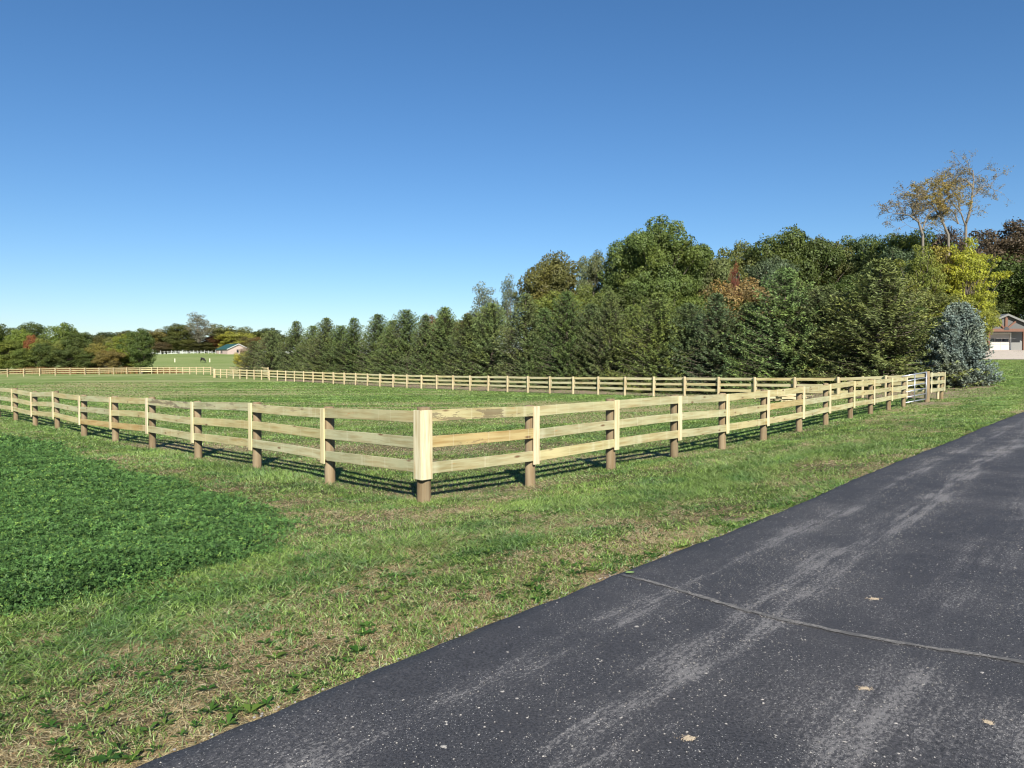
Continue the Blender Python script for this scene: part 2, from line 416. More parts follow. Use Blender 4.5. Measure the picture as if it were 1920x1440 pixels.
def build_ground():
    rr = np.concatenate([[0.0], 1.2*np.power(1.0185, np.arange(0, 400))]); rr = rr[rr < 2500]
    na = 900
    # angles: denser where the paddock and verge are (front), full circle
    t = np.linspace(-1, 1, na, endpoint=False); an = math.pi*(0.35*t+0.65*t**3)
    A, Rr = np.meshgrid(an, rr[1:])
    X = (Rr*np.sin(A)).ravel(); Y = (Rr*np.cos(A)).ravel()
    X = np.concatenate([[0], X]); Y = np.concatenate([[0], Y])
    Z = terr(X, Y)
    nr = len(rr)-1
    d = road_d(X, Y); under = (d < .0) & (d > -7.2)
    Z = Z+.03*(fbm(X*1.3, Y*1.3, 3)-.5)*smooth(0, .5, d)
    Z = np.where(under, Z-.05*smooth(0, -.12, d), Z)
    i = np.arange(nr-1)[:,None]*na+np.arange(na)[None]; j = np.arange(nr-1)[:,None]*na+(np.arange(na)[None]+1) % na
    quads = np.stack([i+1, i+na+1, j+na+1, j+1], -1).reshape(-1, 4)
    tri = np.stack([np.zeros(na, int), np.arange(na)+1, (np.arange(na)+1) % na+1], -1)
    flat = np.concatenate([quads.ravel(), tri.ravel()]); sz = np.concatenate([np.full(len(quads), 4), np.full(len(tri), 3)])
    dist = np.hypot(X, Y)
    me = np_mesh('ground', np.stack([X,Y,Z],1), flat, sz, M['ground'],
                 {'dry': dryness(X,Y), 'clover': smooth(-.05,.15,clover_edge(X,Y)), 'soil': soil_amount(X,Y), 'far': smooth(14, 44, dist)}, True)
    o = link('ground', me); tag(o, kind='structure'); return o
build_ground()

def build_road():
    s = np.concatenate([np.arange(-30, 12, .08), np.arange(12, 60, .25), np.arange(60, 160, 1.0)])
    d = np.array([0, .03, .15, .4, .8, 1.3, 2, 3, 4, 5, 6, 6.85, 6.97, 7.0])
    Sg, Dg = np.meshgrid(s, d, indexing='ij'); Dg2 = Dg.copy()
    Dg2[:, :5] -= (edge_wob(s)[:, None])*np.array([1,1,.9,.5,.2])[None]
    x, y = from_sd(Sg.ravel(), -Dg2.ravel())
    z = terr(x, y)+.022
    z = z.reshape(Sg.shape); z[:, 0] -= .03; z[:, 1] -= .006; z[:, -1] -= .08
    n, k = Sg.shape
    idx = np.arange(n*k).reshape(n, k)
    q = np.stack([idx[:-1,:-1], idx[:-1,1:], idx[1:,1:], idx[1:,:-1]], -1).reshape(-1,4)
    me = np_mesh('driveway', np.stack([x,y,z.ravel()],1), q[:, ::-1], np.full(len(q),4), M['asphalt'], None, True)
    uv = me.uv_layers.new(name='sd'); li = np.empty(len(me.loops), np.int32); me.loops.foreach_get('vertex_index', li)
    U = np.stack([Sg.ravel(), Dg.ravel()], 1)[li].astype(np.float32); uv.data.foreach_set('uv', U.ravel())
    # make sure faces look up
    o = link('driveway', me); tag(o, kind='structure')
    bm = bmesh.new(); bm.from_mesh(me); bmesh.ops.recalc_face_normals(bm, faces=bm.faces)
    if sum(f.normal.z for f in list(bm.faces)[:200]) < 0: bmesh.ops.reverse_faces(bm, faces=bm.faces)
    bm.to_mesh(me); bm.free()
    # dusty sealed joint across the asphalt
    pts = [ground_at(1166,1086)[:2], ground_at(1230,1103)[:2], ground_at(1330,1134)[:2], ground_at(1460,1172)[:2], ground_at(1680,1214)[:2], ground_at(1925,1257)[:2], (4.6,3.0), (6.5,2.1)]
    P = []
    for i in range(len(pts)-1):
        for t in np.linspace(0, 1, 26, endpoint=False):
            p0 = pts[max(i-1,0)]; p1 = pts[i]; p2 = pts[i+1]; p3 = pts[min(i+2,len(pts)-1)]
            f = lambda a,b,c,e: .5*((2*b)+(-a+c)*t+(2*a-5*b+4*c-e)*t*t+(-a+3*b-3*c+e)*t**3)
            P.append((f(p0[0],p1[0],p2[0],p3[0]), f(p0[1],p1[1],p2[1],p3[1])))
    P = np.array(P); T = np.gradient(P, axis=0); T /= np.linalg.norm(T, axis=1, keepdims=True); Nn = np.stack([-T[:,1], T[:,0]], 1)
    k = np.arange(len(P)); w = .010+.022*vnoise(k*.35, k*0, 2); o1 = .02*(vnoise(k*.5, k*0, 6)-.5)
    A = P+Nn*(w+o1)[:,None]; B = P-Nn*(w-o1)[:,None]
    V = []
    for a, b in zip(A, B): V += [(a[0],a[1],tz(*a)+.027), (b[0],b[1],tz(*b)+.027)]
    q = [(2*i, 2*i+1, 2*i+3, 2*i+2) for i in range(len(P)-1)]
    m, nt, out = new_mat('dusty_joint'); g = N(nt)
    pos = g.n('ShaderNodeNewGeometry').outputs['Position']
    f = g.ramp(g.noise(pos, 55, 4, .7), .38, .62); f2 = g.ramp(g.noise(pos, 4, 3), .40, .62, .1, 1)
    c = g.mix(g.math('MULTIPLY', f, f2), (.07,.068,.067), (.22,.205,.185))
    p = g.n('ShaderNodeBsdfPrincipled', {'Base Color': c, 'Roughness': .9}); g.l(p.outputs[0], out.inputs[0])
    me = np_mesh('pavement_joint', np.array(V), np.array(q), np.full(len(q),4), m)
    tag(link('pavement_joint', me), kind='structure')
build_road()

def sheet(name, polyfn, mat, lift, nx=30, ny=14):
    V = []; q = []
    for j in range(ny+1):
        for i in range(nx+1):
            x, y = polyfn(i/nx, j/ny); V.append((x, y, tz(x, y)+lift))
    for j in range(ny):
        for i in range(nx):
            a = j*(nx+1)+i; q.append((a, a+1, a+nx+2, a+nx+1))
    me = np_mesh(name, np.array(V), np.array(q), np.full(len(q),4), mat, None, True)
    return link(name, me)
M['concrete'] = simple('pale_concrete', (.40,.35,.30), .85, var=.08, scale=.8)
tag(sheet('concrete_apron', lambda a, b: (54+34*a+(1-b)*0, 88+14*b), M['concrete'], .05), kind='structure')

# ------------------------------------------------------------------ grass, clover, weeds
def sample_wedge(y0, y1, dens, xmax=.74):
    """random ground points of the strip y0..y1 in front of the road-side viewpoint"""
    area = xmax*(y1*y1-y0*y0)
    n = int(area*dens); u = RNG.random(n)
    y = np.sqrt(y0*y0+u*(y1*y1-y0*y0)); x = (RNG.random(n)*2-1)*xmax*y
    return x, y
G0 = np.array([(.195,.300,.064),(.240,.345,.090),(.125,.210,.047),(.310,.395,.165)])
T0 = np.array([(.55,.46,.25),(.45,.36,.18),(.64,.56,.35),(.34,.23,.12)])
def build_grass():
    VV = []; FF = []; CC = []; base = 0
    for (y0, y1, dens, seg) in ((2.4, 5, 11500, 2), (5, 8, 7000, 2), (8, 12, 3500, 1), (12, 20, 1600, 1), (20, 34, 560, 1), (34, 60, 190, 1), (60, 98, 60, 1)):
        x, y = sample_wedge(y0, y1, dens)
        if y1 <= 20:          # extra fringe hanging over the asphalt edge
            ne = int((y1-y0)*1.3*{5:2600,8:1500,12:800,20:420}[y1]); se = RNG.uniform(y0*1.31-2, y1*1.31+1, ne); de = edge_wob(se)+RNG.random(ne)**1.5*.3
            xe, ye = from_sd(se, de); x = np.concatenate([x, xe]); y = np.concatenate([y, ye])
        d = road_d(x, y); s = road_s(x, y)
        keep = d > (edge_wob(s)+.0-.02*RNG.random(len(x)))
        keep &= (clover_edge(x, y) < .45*RNG.random(len(x))**2)
        keep &= RNG.random(len(x)) > soil_amount(x, y)*.85
        # thin out along the extreme edge
        x, y, d, s = x[keep], y[keep], d[keep], s[keep]
        dry = dryness(x, y); n = len(x)
        isdry = RNG.random(n) < dry*.95
        tall = fbm(x*1.1, y*1.1, 41); 
        dl = np.minimum(seg_dist(x, y, LP[0], LP[9]), seg_dist(x, y, RP[0], RP[11])+.35)
        h = (.016+.034*RNG.random(n)**1.3)*(.5+1.1*tall)*np.interp(y,[3,9,14],[.85,1.1,1.45])
        strip = smooth(.9,1.5,d)*smooth(3.2,2.4,d)*(y < 20)
        h *= 1+.5*strip*fbm(s*.8, d*2, 51)*2*(~inside_paddock(x, y))
        h *= 1+.9*smooth(.5,.05,dl)*(RNG.random(n) < .6)
        h = np.where(isdry, h*.8, h)
        h *= np.where(y > 34, 1.25, 1.0)
        w = np.maximum((.0035+.0045*RNG.random(n)**2), y*.00105*(.6+.9*RNG.random(n)))
        a = RNG.random(n)*6.283
        # blades laid over by the mower in swirls
        sw = fbm(s*.35, d*.7, 61)*9
        a = np.where(RNG.random(n) < .38, sw+RNG.normal(0,.45,n), a)
        lean = (.45+1.3*RNG.random(n))*h*(1+.7*strip)
        lean = np.where(isdry, lean*2.4, lean); hz = np.where(isdry, h*.42, h*.85)
        dx, dy = np.cos(a), np.sin(a)
        # blade width direction
        wa = a+math.pi/2+RNG.normal(0,.5,n); wx, wy = np.cos(wa)*w/2, np.sin(wa)*w/2
        z = terr(x, y)+.03*(fbm(x*1.3, y*1.3, 3)-.5)*smooth(0,.5,d)-.004
        green = G0[RNG.integers(0,4,n)]*(.50+.95*RNG.random((n,1)))*(.80+.4*fbm(x*.7,y*.7,71)[:,None])
        lime = smooth(.45,.7,fbm(s*.5, d*.9, 81))[:,None]
        green = green*(1+lime*np.array([.12,.10,.0]))
        cold = smooth(.5,.7,fbm(x*2.2, y*2.2, 83))[:,None]; green = green*(1-cold*np.array([.32,.18,.15]))
        tan = T0[RNG.integers(0,4,n)]*(.7+.6*RNG.random((n,1)))
        c = np.where(isdry[:,None], tan, green)
        if seg == 2:
            v = np.stack([
                np.stack([x-wx, y-wy, z], 1), np.stack([x+wx, y+wy, z], 1),
                np.stack([x+dx*lean*.4+wx*.85, y+dy*lean*.4+wy*.85, z+hz*.62], 1), np.stack([x+dx*lean*.4-wx*.85, y+dy*lean*.4-wy*.85, z+hz*.62], 1),
                np.stack([x+dx*lean, y+dy*lean, z+hz], 1)], 1).reshape(-1,3)
            b = base+np.arange(n)*5
            f = np.concatenate([np.stack([b,b+1,b+2,b+3],1), np.stack([b+3,b+2,b+4],1)],1)   # quad then tri
            FF.append((f, [4,3])); CC.append(np.repeat(c, 5, 0)); base += 5*n
        else:
            v = np.stack([np.stack([x-wx, y-wy, z], 1), np.stack([x+wx, y+wy, z], 1), np.stack([x+dx*lean, y+dy*lean, z+hz], 1)], 1).reshape(-1,3)
            b = base+np.arange(n)*3
            FF.append((np.stack([b,b+1,b+2],1), [3])); CC.append(np.repeat(c, 3, 0)); base += 3*n
        VV.append(v)
    flat = np.concatenate([f.ravel() for f, _ in FF]); sz = np.concatenate([np.tile(p, len(f)) for f, p in FF])
    me = np_mesh('grass', np.concatenate(VV), flat, sz, M['grassblade'], {'col': np.concatenate(CC)})
    o = link('grass', me); tag(o, 'mown green and straw coloured grass of the verge and paddock', 'grass', kind='stuff')
    print('grass verts', base)
build_grass()

def leaf_cards(P, Nv, size, ratio=.5, shape=4, twist=None):
    """flat pointed leaves: centres P, normals Nv"""
    n = len(P); r = RNG.normal(size=(n,3)); t = np.cross(Nv, r); t /= np.linalg.norm(t, axis=1, keepdims=True)+1e-9
    b = np.cross(Nv, t); size = np.broadcast_to(size, (n,))[:,None]
    V = np.stack([P-t*size, P-b*size*ratio, P+t*size, P+b*size*ratio], 1).reshape(-1,3)
    f = np.arange(n*4).reshape(-1,4)
    return V, f
def build_clover():
    xs = [p[0] for p in CPOLY]; ys = [p[1] for p in CPOLY]
    VV = []; CC = []
    def batch(y0, y1, dens, size):
        x, y = sample_wedge(y0, y1, dens, .8)
        pd = poly_dist(x, y, CPOLY); pn = clover_edge(x, y)-.6*(RNG.random(len(x))**2-.2)
        keep = pn > 0
        # stragglers outside the edge
        keep |= (pd > -1.3) & (RNG.random(len(x)) < .16*np.exp(np.minimum(pd,0)*1.8)) & (fbm(x*3, y*3, 95) > .47)
        keep_ = keep; x, y, pd = x[keep], y[keep], pd[keep]; n = len(x)
        H = (.04+.11*smooth(-.1,.6,pn[keep_]))*(.55+.9*fbm(x*1.7, y*1.7, 97))*(.75+.5*fbm(x*7, y*7, 99))
        hz = H*(1-.75*RNG.random(n)**2.2)
        z = terr(x, y)+hz
        g = fbm(x*3, y*3, 101)
        c = np.array([(.080,.162,.042)])*(.55+1.05*RNG.random((n,1)))*(.6+.9*g[:,None])
        c = c*(1+(RNG.random((n,1)) < .12)*np.array([.9,.5,.2]))
        tdir = RNG.normal(size=(n,3))*.5+np.array([0,-.05,1]); tdir /= np.linalg.norm(tdir,axis=1,keepdims=True)
        a0 = RNG.random(n)*6.28
        ref = np.cross(tdir, RNG.normal(size=(n,3))); ref /= np.linalg.norm(ref,axis=1,keepdims=True); bi = np.cross(tdir, ref)
        P0 = np.stack([x,y,z],1); sz = (size*(.7+.6*RNG.random(n)))[:,None]
        for k in range(3):
            an = k*2.094
            dd = ref*math.cos(an)+bi*math.sin(an); ss = np.cross(tdir, dd)
            lift = tdir*(.25*RNG.normal(size=(n,1)))
            V = np.stack([P0, P0+dd*sz*.9-ss*sz*.62+lift*sz, P0+dd*sz*1.75+lift*sz*1.5, P0+dd*sz*.9+ss*sz*.62+lift*sz*.6], 1).reshape(-1,3)
            VV.append(V); CC.append(np.repeat(c, 4, 0))
    batch(3.8, 8, 3600, .0105); batch(8, 12, 2300, .0135); batch(12, 19, 1100, .018); batch(19, 40, 180, .035)
    V = np.concatenate(VV); n = len(V)//4
    me = np_mesh('clover', V, np.arange(n*4), np.full(n,4), M['grassblade'], {'col': np.concatenate(CC)})
    tag(link('clover', me), 'thick dark green clover patch left of the tan mown strip', 'clover', kind='stuff')
    print('clover quads', n)
build_clover()

def build_weeds():
    VV = []; CC = []
    # broad leaves (plantain, dandelion) among the near grass
    n = 1500; s = RNG.random(n)*11-0.5; d = RNG.random(n)**1.5*3.2+.02
    x, y = from_sd(s, d); k = (fbm(x*1.4, y*1.4, 111) > .47) & (poly_dist(x,y,CPOLY) < -.1); x, y = x[k], y[k]
    for X, Y in zip(x, y):
        m = random.randint(3, 7); z = tz(X, Y)+.012; a0 = random.random()*6.28; L = random.uniform(.025, .07)
        c = np.array(random.choice([(.05,.13,.02),(.08,.17,.03),(.12,.19,.035)]))*random.uniform(.7,1.2)
        for j in range(m):
            a = a0+j*6.28/m+random.uniform(-.3,.3); l = L*random.uniform(.7,1.1); w = l*random.uniform(.14,.24); up = random.uniform(.15,.7)
            dv = np.array([math.cos(a), math.sin(a), up]); sv = np.array([-math.sin(a), math.cos(a), 0])*w
            p = np.array([X,Y,z])
            VV += [p, p+dv*l*.55-sv, p+dv*l*np.array([1,1,.55]), p+dv*l*.55+sv]; CC += [c]*4
    n = len(VV)//4
    me = np_mesh('weeds', np.array(VV), np.arange(n*4), np.full(n,4), M['grassblade'], {'col': np.array(CC)})
    tag(link('weeds', me), 'low broad leaved weeds growing in the verge by the asphalt', 'weeds', kind='stuff')
    # rust coloured dry weeds in front of the far trees on the left
    VV = []; CC = []
    n = 9000; u = RNG.random(n); v = RNG.random(n)
    x = -112+u*38+v*1; y = 160+v*6+(u-.5)*6
    H = (1.1+.9*fbm(x*.4, y*.4, 121))*smooth(0,.15,u)*smooth(1,.85,u)
    z = terr(x, y); a = RNG.random(n)*6.28; w = .10; hx = RNG.normal(0,.15,n)
    cc = np.array([(.26,.14,.06)])*(.6+.8*RNG.random((n,1)))*np.where(RNG.random((n,1)) < .25, np.array([[.7,1.1,.7]]), 1)
    V = np.stack([np.stack([x-w*np.cos(a), y-w*np.sin(a), z],1), np.stack([x+w*np.cos(a), y+w*np.sin(a), z],1), np.stack([x+hx, y, z+H*(.5+.5*RNG.random(n))],1)],1).reshape(-1,3)
    me = np_mesh('dry_weeds', V, np.arange(n*3), np.full(n,3), M['grassblade'], {'col': np.repeat(cc,3,0)})
    tag(link('dry_weeds', me), 'strip of rust brown dry weeds behind the far left fence', 'weeds', kind='stuff')
build_weeds()

def build_gravel():
    m = MB(); rs = random.Random(5)
    ico = [(0,0,1),(.89,0,.45),(.28,.85,.45),(-.72,.53,.45),(-.72,-.53,.45),(.28,-.85,.45),(.72,.53,-.45),(-.28,.85,-.45),(-.89,0,-.45),(-.28,-.85,-.45),(.72,-.53,-.45),(0,0,-1)]
    fc = [(0,1,2),(0,2,3),(0,3,4),(0,4,5),(0,5,1),(1,6,2),(2,7,3),(3,8,4),(4,9,5),(5,10,1),(1,10,6),(2,6,7),(3,7,8),(4,8,9),(5,9,10),(6,11,7),(7,11,8),(8,11,9),(9,11,10),(10,11,6)]
    for i in range(260):
        s = rs.random()**1.3*16-1; d = -rs.random()*6 if rs.random() < .8 else -rs.random()*.3
        x, y = from_sd(s, d); r = rs.uniform(.003, .008)
        z = tz(x, y)+.022+r*.35; sx, sy = rs.uniform(.8,1.5), rs.uniform(.7,1.2); a = rs.random()*6.28
        vs = []
        for v in ico:
            k = r*rs.uniform(.75,1.15); X, Y = v[0]*sx*k, v[1]*sy*k
            vs.append((x+X*math.cos(a)-Y*math.sin(a), y+X*math.sin(a)+Y*math.cos(a), z+v[2]*k*.6))
        m.add(vs, fc)
    for i in range(260):
        s_ = rs.random()**1.3*22-1; d_ = abs(rs.gauss(0,.035))-.02; x, y = from_sd(s_, d_-.0+float(edge_wob(np.array([s_]))[0])); r = rs.uniform(.003,.009)
        if d_ > .04: continue
        z = tz(x, y)+.006+(.014 if d_ < 0 else 0)
        m.add([(x+v[0]*r*rs.uniform(.7,1.3), y+v[1]*r*rs.uniform(.7,1.3), z+v[2]*r*.7) for v in ico], fc)
    # flat crushed flakes of lime, thickest along the wheel tracks
    PS = []
    cl = [(rs.uniform(-1,26), rs.choice((.62,1.3,1.3,2.3,3.0,4.1,5.1))+rs.gauss(0,.2), rs.uniform(.08,.4)) for _ in range(240)]
    for i in range(12500):
        u_ = rs.random()
        if u_ < .42:
            c = rs.choice(cl); s_ = c[0]+rs.gauss(0,c[2]*1.8); d_ = c[1]+rs.gauss(0,c[2]*.35)
        elif u_ < .72: s_ = rs.random()**1.35*30-1; d_ = rs.choice((.62,1.3,1.3,2.3,3.0))+rs.gauss(0,.13)+.25*math.sin(s_*.25)
        else: s_ = rs.random()**1.3*34-1; d_ = rs.uniform(.05, 6.6)
        if d_ < .05 or d_ > 6.7: continue
        PS.append((s_, d_))
    XY = [from_sd(a, -b) for a, b in PS]; ZZ = terr([p[0] for p in XY], [p[1] for p in XY])
    for (x, y), z in zip(XY, ZZ):
        r = min(.02, .0018+abs(rs.gauss(0,.0027))*(2.2 if rs.random() < .06 else 1)); n = rs.choice((5,6,7)); a0 = rs.random()*6.28; el = rs.uniform(.45,1)
        r *= 1+.05*max(0, y-5)
        vs = [(x, y, z+.0265)]
        for k in range(n):
            a = 6.283*k/n; q = r*rs.uniform(.55,1.3); X, Y = math.cos(a)*q, math.sin(a)*q*el
            vs.append((x+X*math.cos(a0)-Y*math.sin(a0), y+X*math.sin(a0)+Y*math.cos(a0), z+.0225))
        m.add(vs, [(0,1+k,1+(k+1) % n) for k in range(n)])
    o = m.build('gravel', simple('limestone_grit', (.25,.235,.215), .9, var=.5, scale=9)); tag(o, 'small pale stone crumbs scattered over the asphalt', 'gravel', kind='stuff')
build_gravel()
# crushed lime lumps on the drive
M['lime'] = simple('sandy_lump', (.36,.29,.20), .95, var=.25, scale=60)
def lump(px, py, rx, ry, label):
    """a squashed clod: a loose cluster of crumbs pressed on the asphalt"""
    x, y, z = ground_at(px, py); r_ = random.Random(px); m = MB()
    ico = [(0,0,1),(.89,0,.45),(.28,.85,.45),(-.72,.53,.45),(-.72,-.53,.45),(.28,-.85,.45),(.72,.53,-.2),(-.28,.85,-.2),(-.89,0,-.2),(-.28,-.85,-.2),(.72,-.53,-.2)]
    fc = [(0,1,2),(0,2,3),(0,3,4),(0,4,5),(0,5,1),(1,6,2),(2,7,3),(3,8,4),(4,9,5),(5,10,1),(1,10,6),(2,6,7),(3,7,8),(4,8,9),(5,9,10)]
    for i in range(170):
        a = r_.random()*6.28; q = abs(r_.gauss(0,.42)); cx, cy = math.cos(a)*rx*q, math.sin(a)*ry*q
        k = r_.uniform(.0015,.0055)*(1.25-min(1,q)*.6); h = r_.uniform(.25,.6)
        m.add([(cx+v[0]*k*r_.uniform(.8,1.5), cy+v[1]*k*r_.uniform(.8,1.4), .002+max(0,v[2]*k*h)) for v in ico], fc)
    o = m.build('sand_lump', M['lime'], loc=(x,y,tz(x,y)+.021)); tag(o, label, 'dirt lump', 'crushed lumps on the asphalt')
lump(1291, 1396, .045, .04, 'crushed tan lump on the asphalt nearest the bottom edge of the photo')
lump(1620, 1306, .05, .035, 'greyish lump on the asphalt below the dusty joint')
lump(1638, 1131, .07, .04, 'pale crushed lump on the asphalt above the dusty joint')
lump(1853, 1365, .03, .03, 'small pale lump on the asphalt in the lower right corner')

# ------------------------------------------------------------------ fences
def rail_obj(parent, a, b, h, th, mat, tint=(1,1,1), alpha=1., name='rail', sag=0):
    """board from a to b (3-D centre line), height h, thickness th"""
    a = Vector(a); b = Vector(b); d = b-a; L = d.length
    m = MB(); n = 7; e = .004
    vs = []; rs = random.Random(int(L*1e4)+int(a.x*977))
    cy = rs.uniform(-.006,.006); cz = rs.uniform(-.014,.014)
    for i in range(n+1):
        t = i/n; x = t*L; bow = math.sin(math.pi*t)
        oy = cy*bow; oz = cz*bow+rs.uniform(-.001,.001)
        for (y, z) in ((-th/2+e,-h/2),(th/2-e,-h/2),(th/2,-h/2+e),(th/2,h/2-e),(th/2-e,h/2),(-th/2+e,h/2),(-th/2,h/2-e),(-th/2,-h/2+e)):
            vs.append((x, y+oy, z+oz))
    fs = []
    for i in range(n):
        for k in range(8):
            fs.append((i*8+k, (i+1)*8+k, (i+1)*8+(k+1) % 8, i*8+(k+1) % 8))
    fs.append(tuple(range(8))); fs.append(tuple(n*8+k for k in reversed(range(8))))
    m.add(vs, fs)
    o = m.build(name, mat, parent)
    yaw = math.atan2(d.y, d.x); pit = -math.atan2(d.z, math.hypot(d.x, d.y))
    o.rotation_euler = (0, pit, yaw); o.location = a-parent.location
    o.color = (*tint, alpha)
    return o
def post_obj(parent, p, r, top, mat, tint=(1,1,1), n=18, name='post'):
    m = MB(); rs = random.Random(int(p[0]*1000)+3)
    lean = (rs.uniform(-.012,.012), rs.uniform(-.012,.012))
    zs = [-.35, 0, .3, .7, 1.05, top-.008, top]
    pts = [(lean[0]*z, lean[1]*z, z) for z in zs]
    m.tube(pts, [r*1.06, r*1.04, r*1.02, r, r*.985, r*.975, r*.93], n)
    o = m.build(name, mat, parent, True, loc=Vector(p)-parent.location)
    # flat end grain
    me = o.data
    for f in me.polygons:
        if len(f.vertices) > 4: f.use_smooth = False
    o.color = (*tint, 1)
    return o
def outward(a, b, sgn):
    d = Vector((b[0]-a[0], b[1]-a[1], 0)).normalized(); return Vector((d.y, -d.x, 0))*sgn
RH = .175
HZ = (1.31, .925, .54)     # centre heights of the three rails
rs = random.Random(3)
def tint():
    k = rs.uniform(.9,1.06); w = rs.uniform(-.04,.05); return (k*(1+w), k*1.02, k*(.98-w*2))
near = empty('board_fence', LP[0]); tag(near, 'new three rail board fence in front, with pale face boards and the near corner post', 'fence')
PR = .092; TH = .038
def face_board(parent, p, nrm, tdir, width, z0, z1, off, tint_=(1,1,1)):
    m = MB(); hw = width/2
    a = math.atan2(tdir.y, tdir.x)
    m.box(-hw, hw, -.0125, .0125, z0, z1)
    o = m.build('face_board', M['face'], parent)
    mod = o.modifiers.new('b', 'BEVEL'); mod.width = .003; mod.segments = 1
    o.location = Vector(p)+nrm*(PR+TH+.0145)+tdir*off-parent.location
    o.rotation_euler = (0, 0, a); o.color = (*tint_, 1); return o
def near_run(P, sgn, dark, orange):
    n = len(P)
    for i in range(n-1):
        a, b = Vector(P[i]), Vector(P[i+1]); nr = outward(a, b, sgn); t = (b-a).normalized()
        for k, hz in enumerate(HZ):
            tn = tint()
            al = 1.0
            if (i, k) in dark: al = dark[(i, k)]
            if (i, k) in orange: tn = (1.0, .82, .62)
            oa = nr*(PR+TH/2); ea = t*0.002; 
            if i == 0: ea = -t*(PR-.01)
            rail_obj(near, a+oa+ea+Vector((0,0,hz+rs.uniform(-.014,.014))), b+oa-t*.002+Vector((0,0,hz+rs.uniform(-.014,.014))), RH, TH, M['rail'], tn, al)
    for i in range(1, n):
        p = Vector(P[i]); nr = outward(P[i-1], P[i], sgn); t3 = Vector((P[i][0]-P[i-1][0], P[i][1]-P[i-1][1], 0)).normalized()
        face_board(near, p, nr, t3, .15, .40+rs.uniform(-.01,.01), 1.405+rs.uniform(-.005,.01), 0, (1, rs.uniform(.93,1.02), rs.uniform(.85,1.02)))
    for i in range(n):
        if i or sgn > 0:
            post_obj(near, P[i], PR*(1.15 if i == 0 else rs.uniform(.95,1.05)), 1.415+rs.uniform(0,.015), M['post'], (rs.uniform(.85,1.15),)*3)
# left run: outside (towards the camera) ; right run: outside towards the drive
def run_sign(P):
    o = outward(P[0], P[1], 1); return 1 if o.y < 0 else -1
sL, sR = run_sign(LP), run_sign(RP)
near_run(LP, sL, {(0,0):.85,(0,1):.85,(1,0):.7,(2,0):.6,(3,0):.35,(2,2):.8,(3,2):.85}, {(4,2):1,(5,2):1})
_s = sR
def near_right():
    n = 12
    near_pts = RP[:12]
    global _s
    for i in range(n-1):
        a, b = Vector(near_pts[i]), Vector(near_pts[i+1]); nr = outward(a, b, sR); t = (b-a).normalized()
        for k, hz in enumerate(HZ):
            tn = tint(); al = {(0,0):.42,(0,1):.62,(3,0):.8}.get((i,k), 1.0)
            if (i,k) in ((0,1),(5,1)): tn = (1.0,.86,.68)
            ea = t*.002 if i else -t*(PR-.01)
            rail_obj(near, a+nr*(PR+TH/2)+ea+Vector((0,0,hz+rs.uniform(-.014,.014))), b+nr*(PR+TH/2)-t*.002+Vector((0,0,hz+rs.uniform(-.014,.014))), RH, TH, M['rail'], tn, al)
    for i in range(1, n):
        p = Vector(near_pts[i]); nr = outward(near_pts[i-1], near_pts[i], sR); t3 = Vector((p.x-near_pts[i-1][0], p.y-near_pts[i-1][1], 0)).normalized()
        face_board(near, p, nr, t3, .15, .40+rs.uniform(-.01,.01), 1.405+rs.uniform(-.005,.01), 0, (1, rs.uniform(.93,1.02), rs.uniform(.85,1.02)))
        post_obj(near, near_pts[i], PR*rs.uniform(.95,1.05), 1.415+rs.uniform(0,.015), M['post'], (rs.uniform(.85,1.15),)*3)
near_right()
if sL < 0: post_obj(near, LP[0], PR*1.15, 1.45, M['post'])
# the two boards closing the corner
nl = outward(LP[0], LP[1], sL); tl = Vector((LP[1][0]-LP[0][0], LP[1][1]-LP[0][1], 0)).normalized()
nr_ = outward(RP[0], RP[1], sR); tr = Vector((RP[1][0]-RP[0][0], RP[1][1]-RP[0][1], 0)).normalized()
p0 = Vector(LP[0])
# corner point of the outer faces
face_board(near, p0, nl, tl, .20, .37, 1.408, -.055)
face_board(near, p0, nr_, tr, .20, .37, 1.412, -.06)

# long back fence, posts on the paddock side
back = empty('board_fence', BP[20]); tag(back, 'long three rail board fence in front of the spruce row, posts on the paddock side', 'fence')
sB = -run_sign(BP)
nB = outward(BP[0], BP[20], sB)
def add_far_fence(root, P, nrm, step=2, post_r=.088, posts_extra=None, thick_first=False, matr='rail_back', matp='post_back', fb=None):
    for i, p in enumerate(P):
        post_obj(root, p, post_r*(2.4 if (thick_first and i == 0) else 1), 1.44+rs.uniform(0,.03), M[matp], (rs.uniform(.9,1.1),)*3, 12)
    i = 0
    while i < len(P)-1:
        j = min(i+step, len(P)-1)
        for hz in HZ:
            a = Vector(P[i])+nrm*(post_r+.021)+Vector((0,0,hz)); b = Vector(P[j])+nrm*(post_r+.021)+Vector((0,0,hz))
            if j-i == 2:
                zz = P[i+1][2]+hz; mid = (a+b)/2
            rail_obj(root, a, b-(b-a).normalized()*.006, RH, .038, M[matr], tint())
        i = j
add_far_fence(back, BP, nB, 2, thick_first=True)
# inner face boards show beside posts on the near part
for i in range(14, len(BP)):
    m = MB(); m.box(-.075,.075,-.0125,.0125,.42,1.40)
    o = m.build('face_board', M['face'], back, loc=Vector(BP[i])+nB*(.088+.058)-back.location, rot=(0,0,math.atan2(BP[20][1]-BP[0][1], BP[20][0]-BP[0][0]))); o.color = (.85,.85,.85,1)
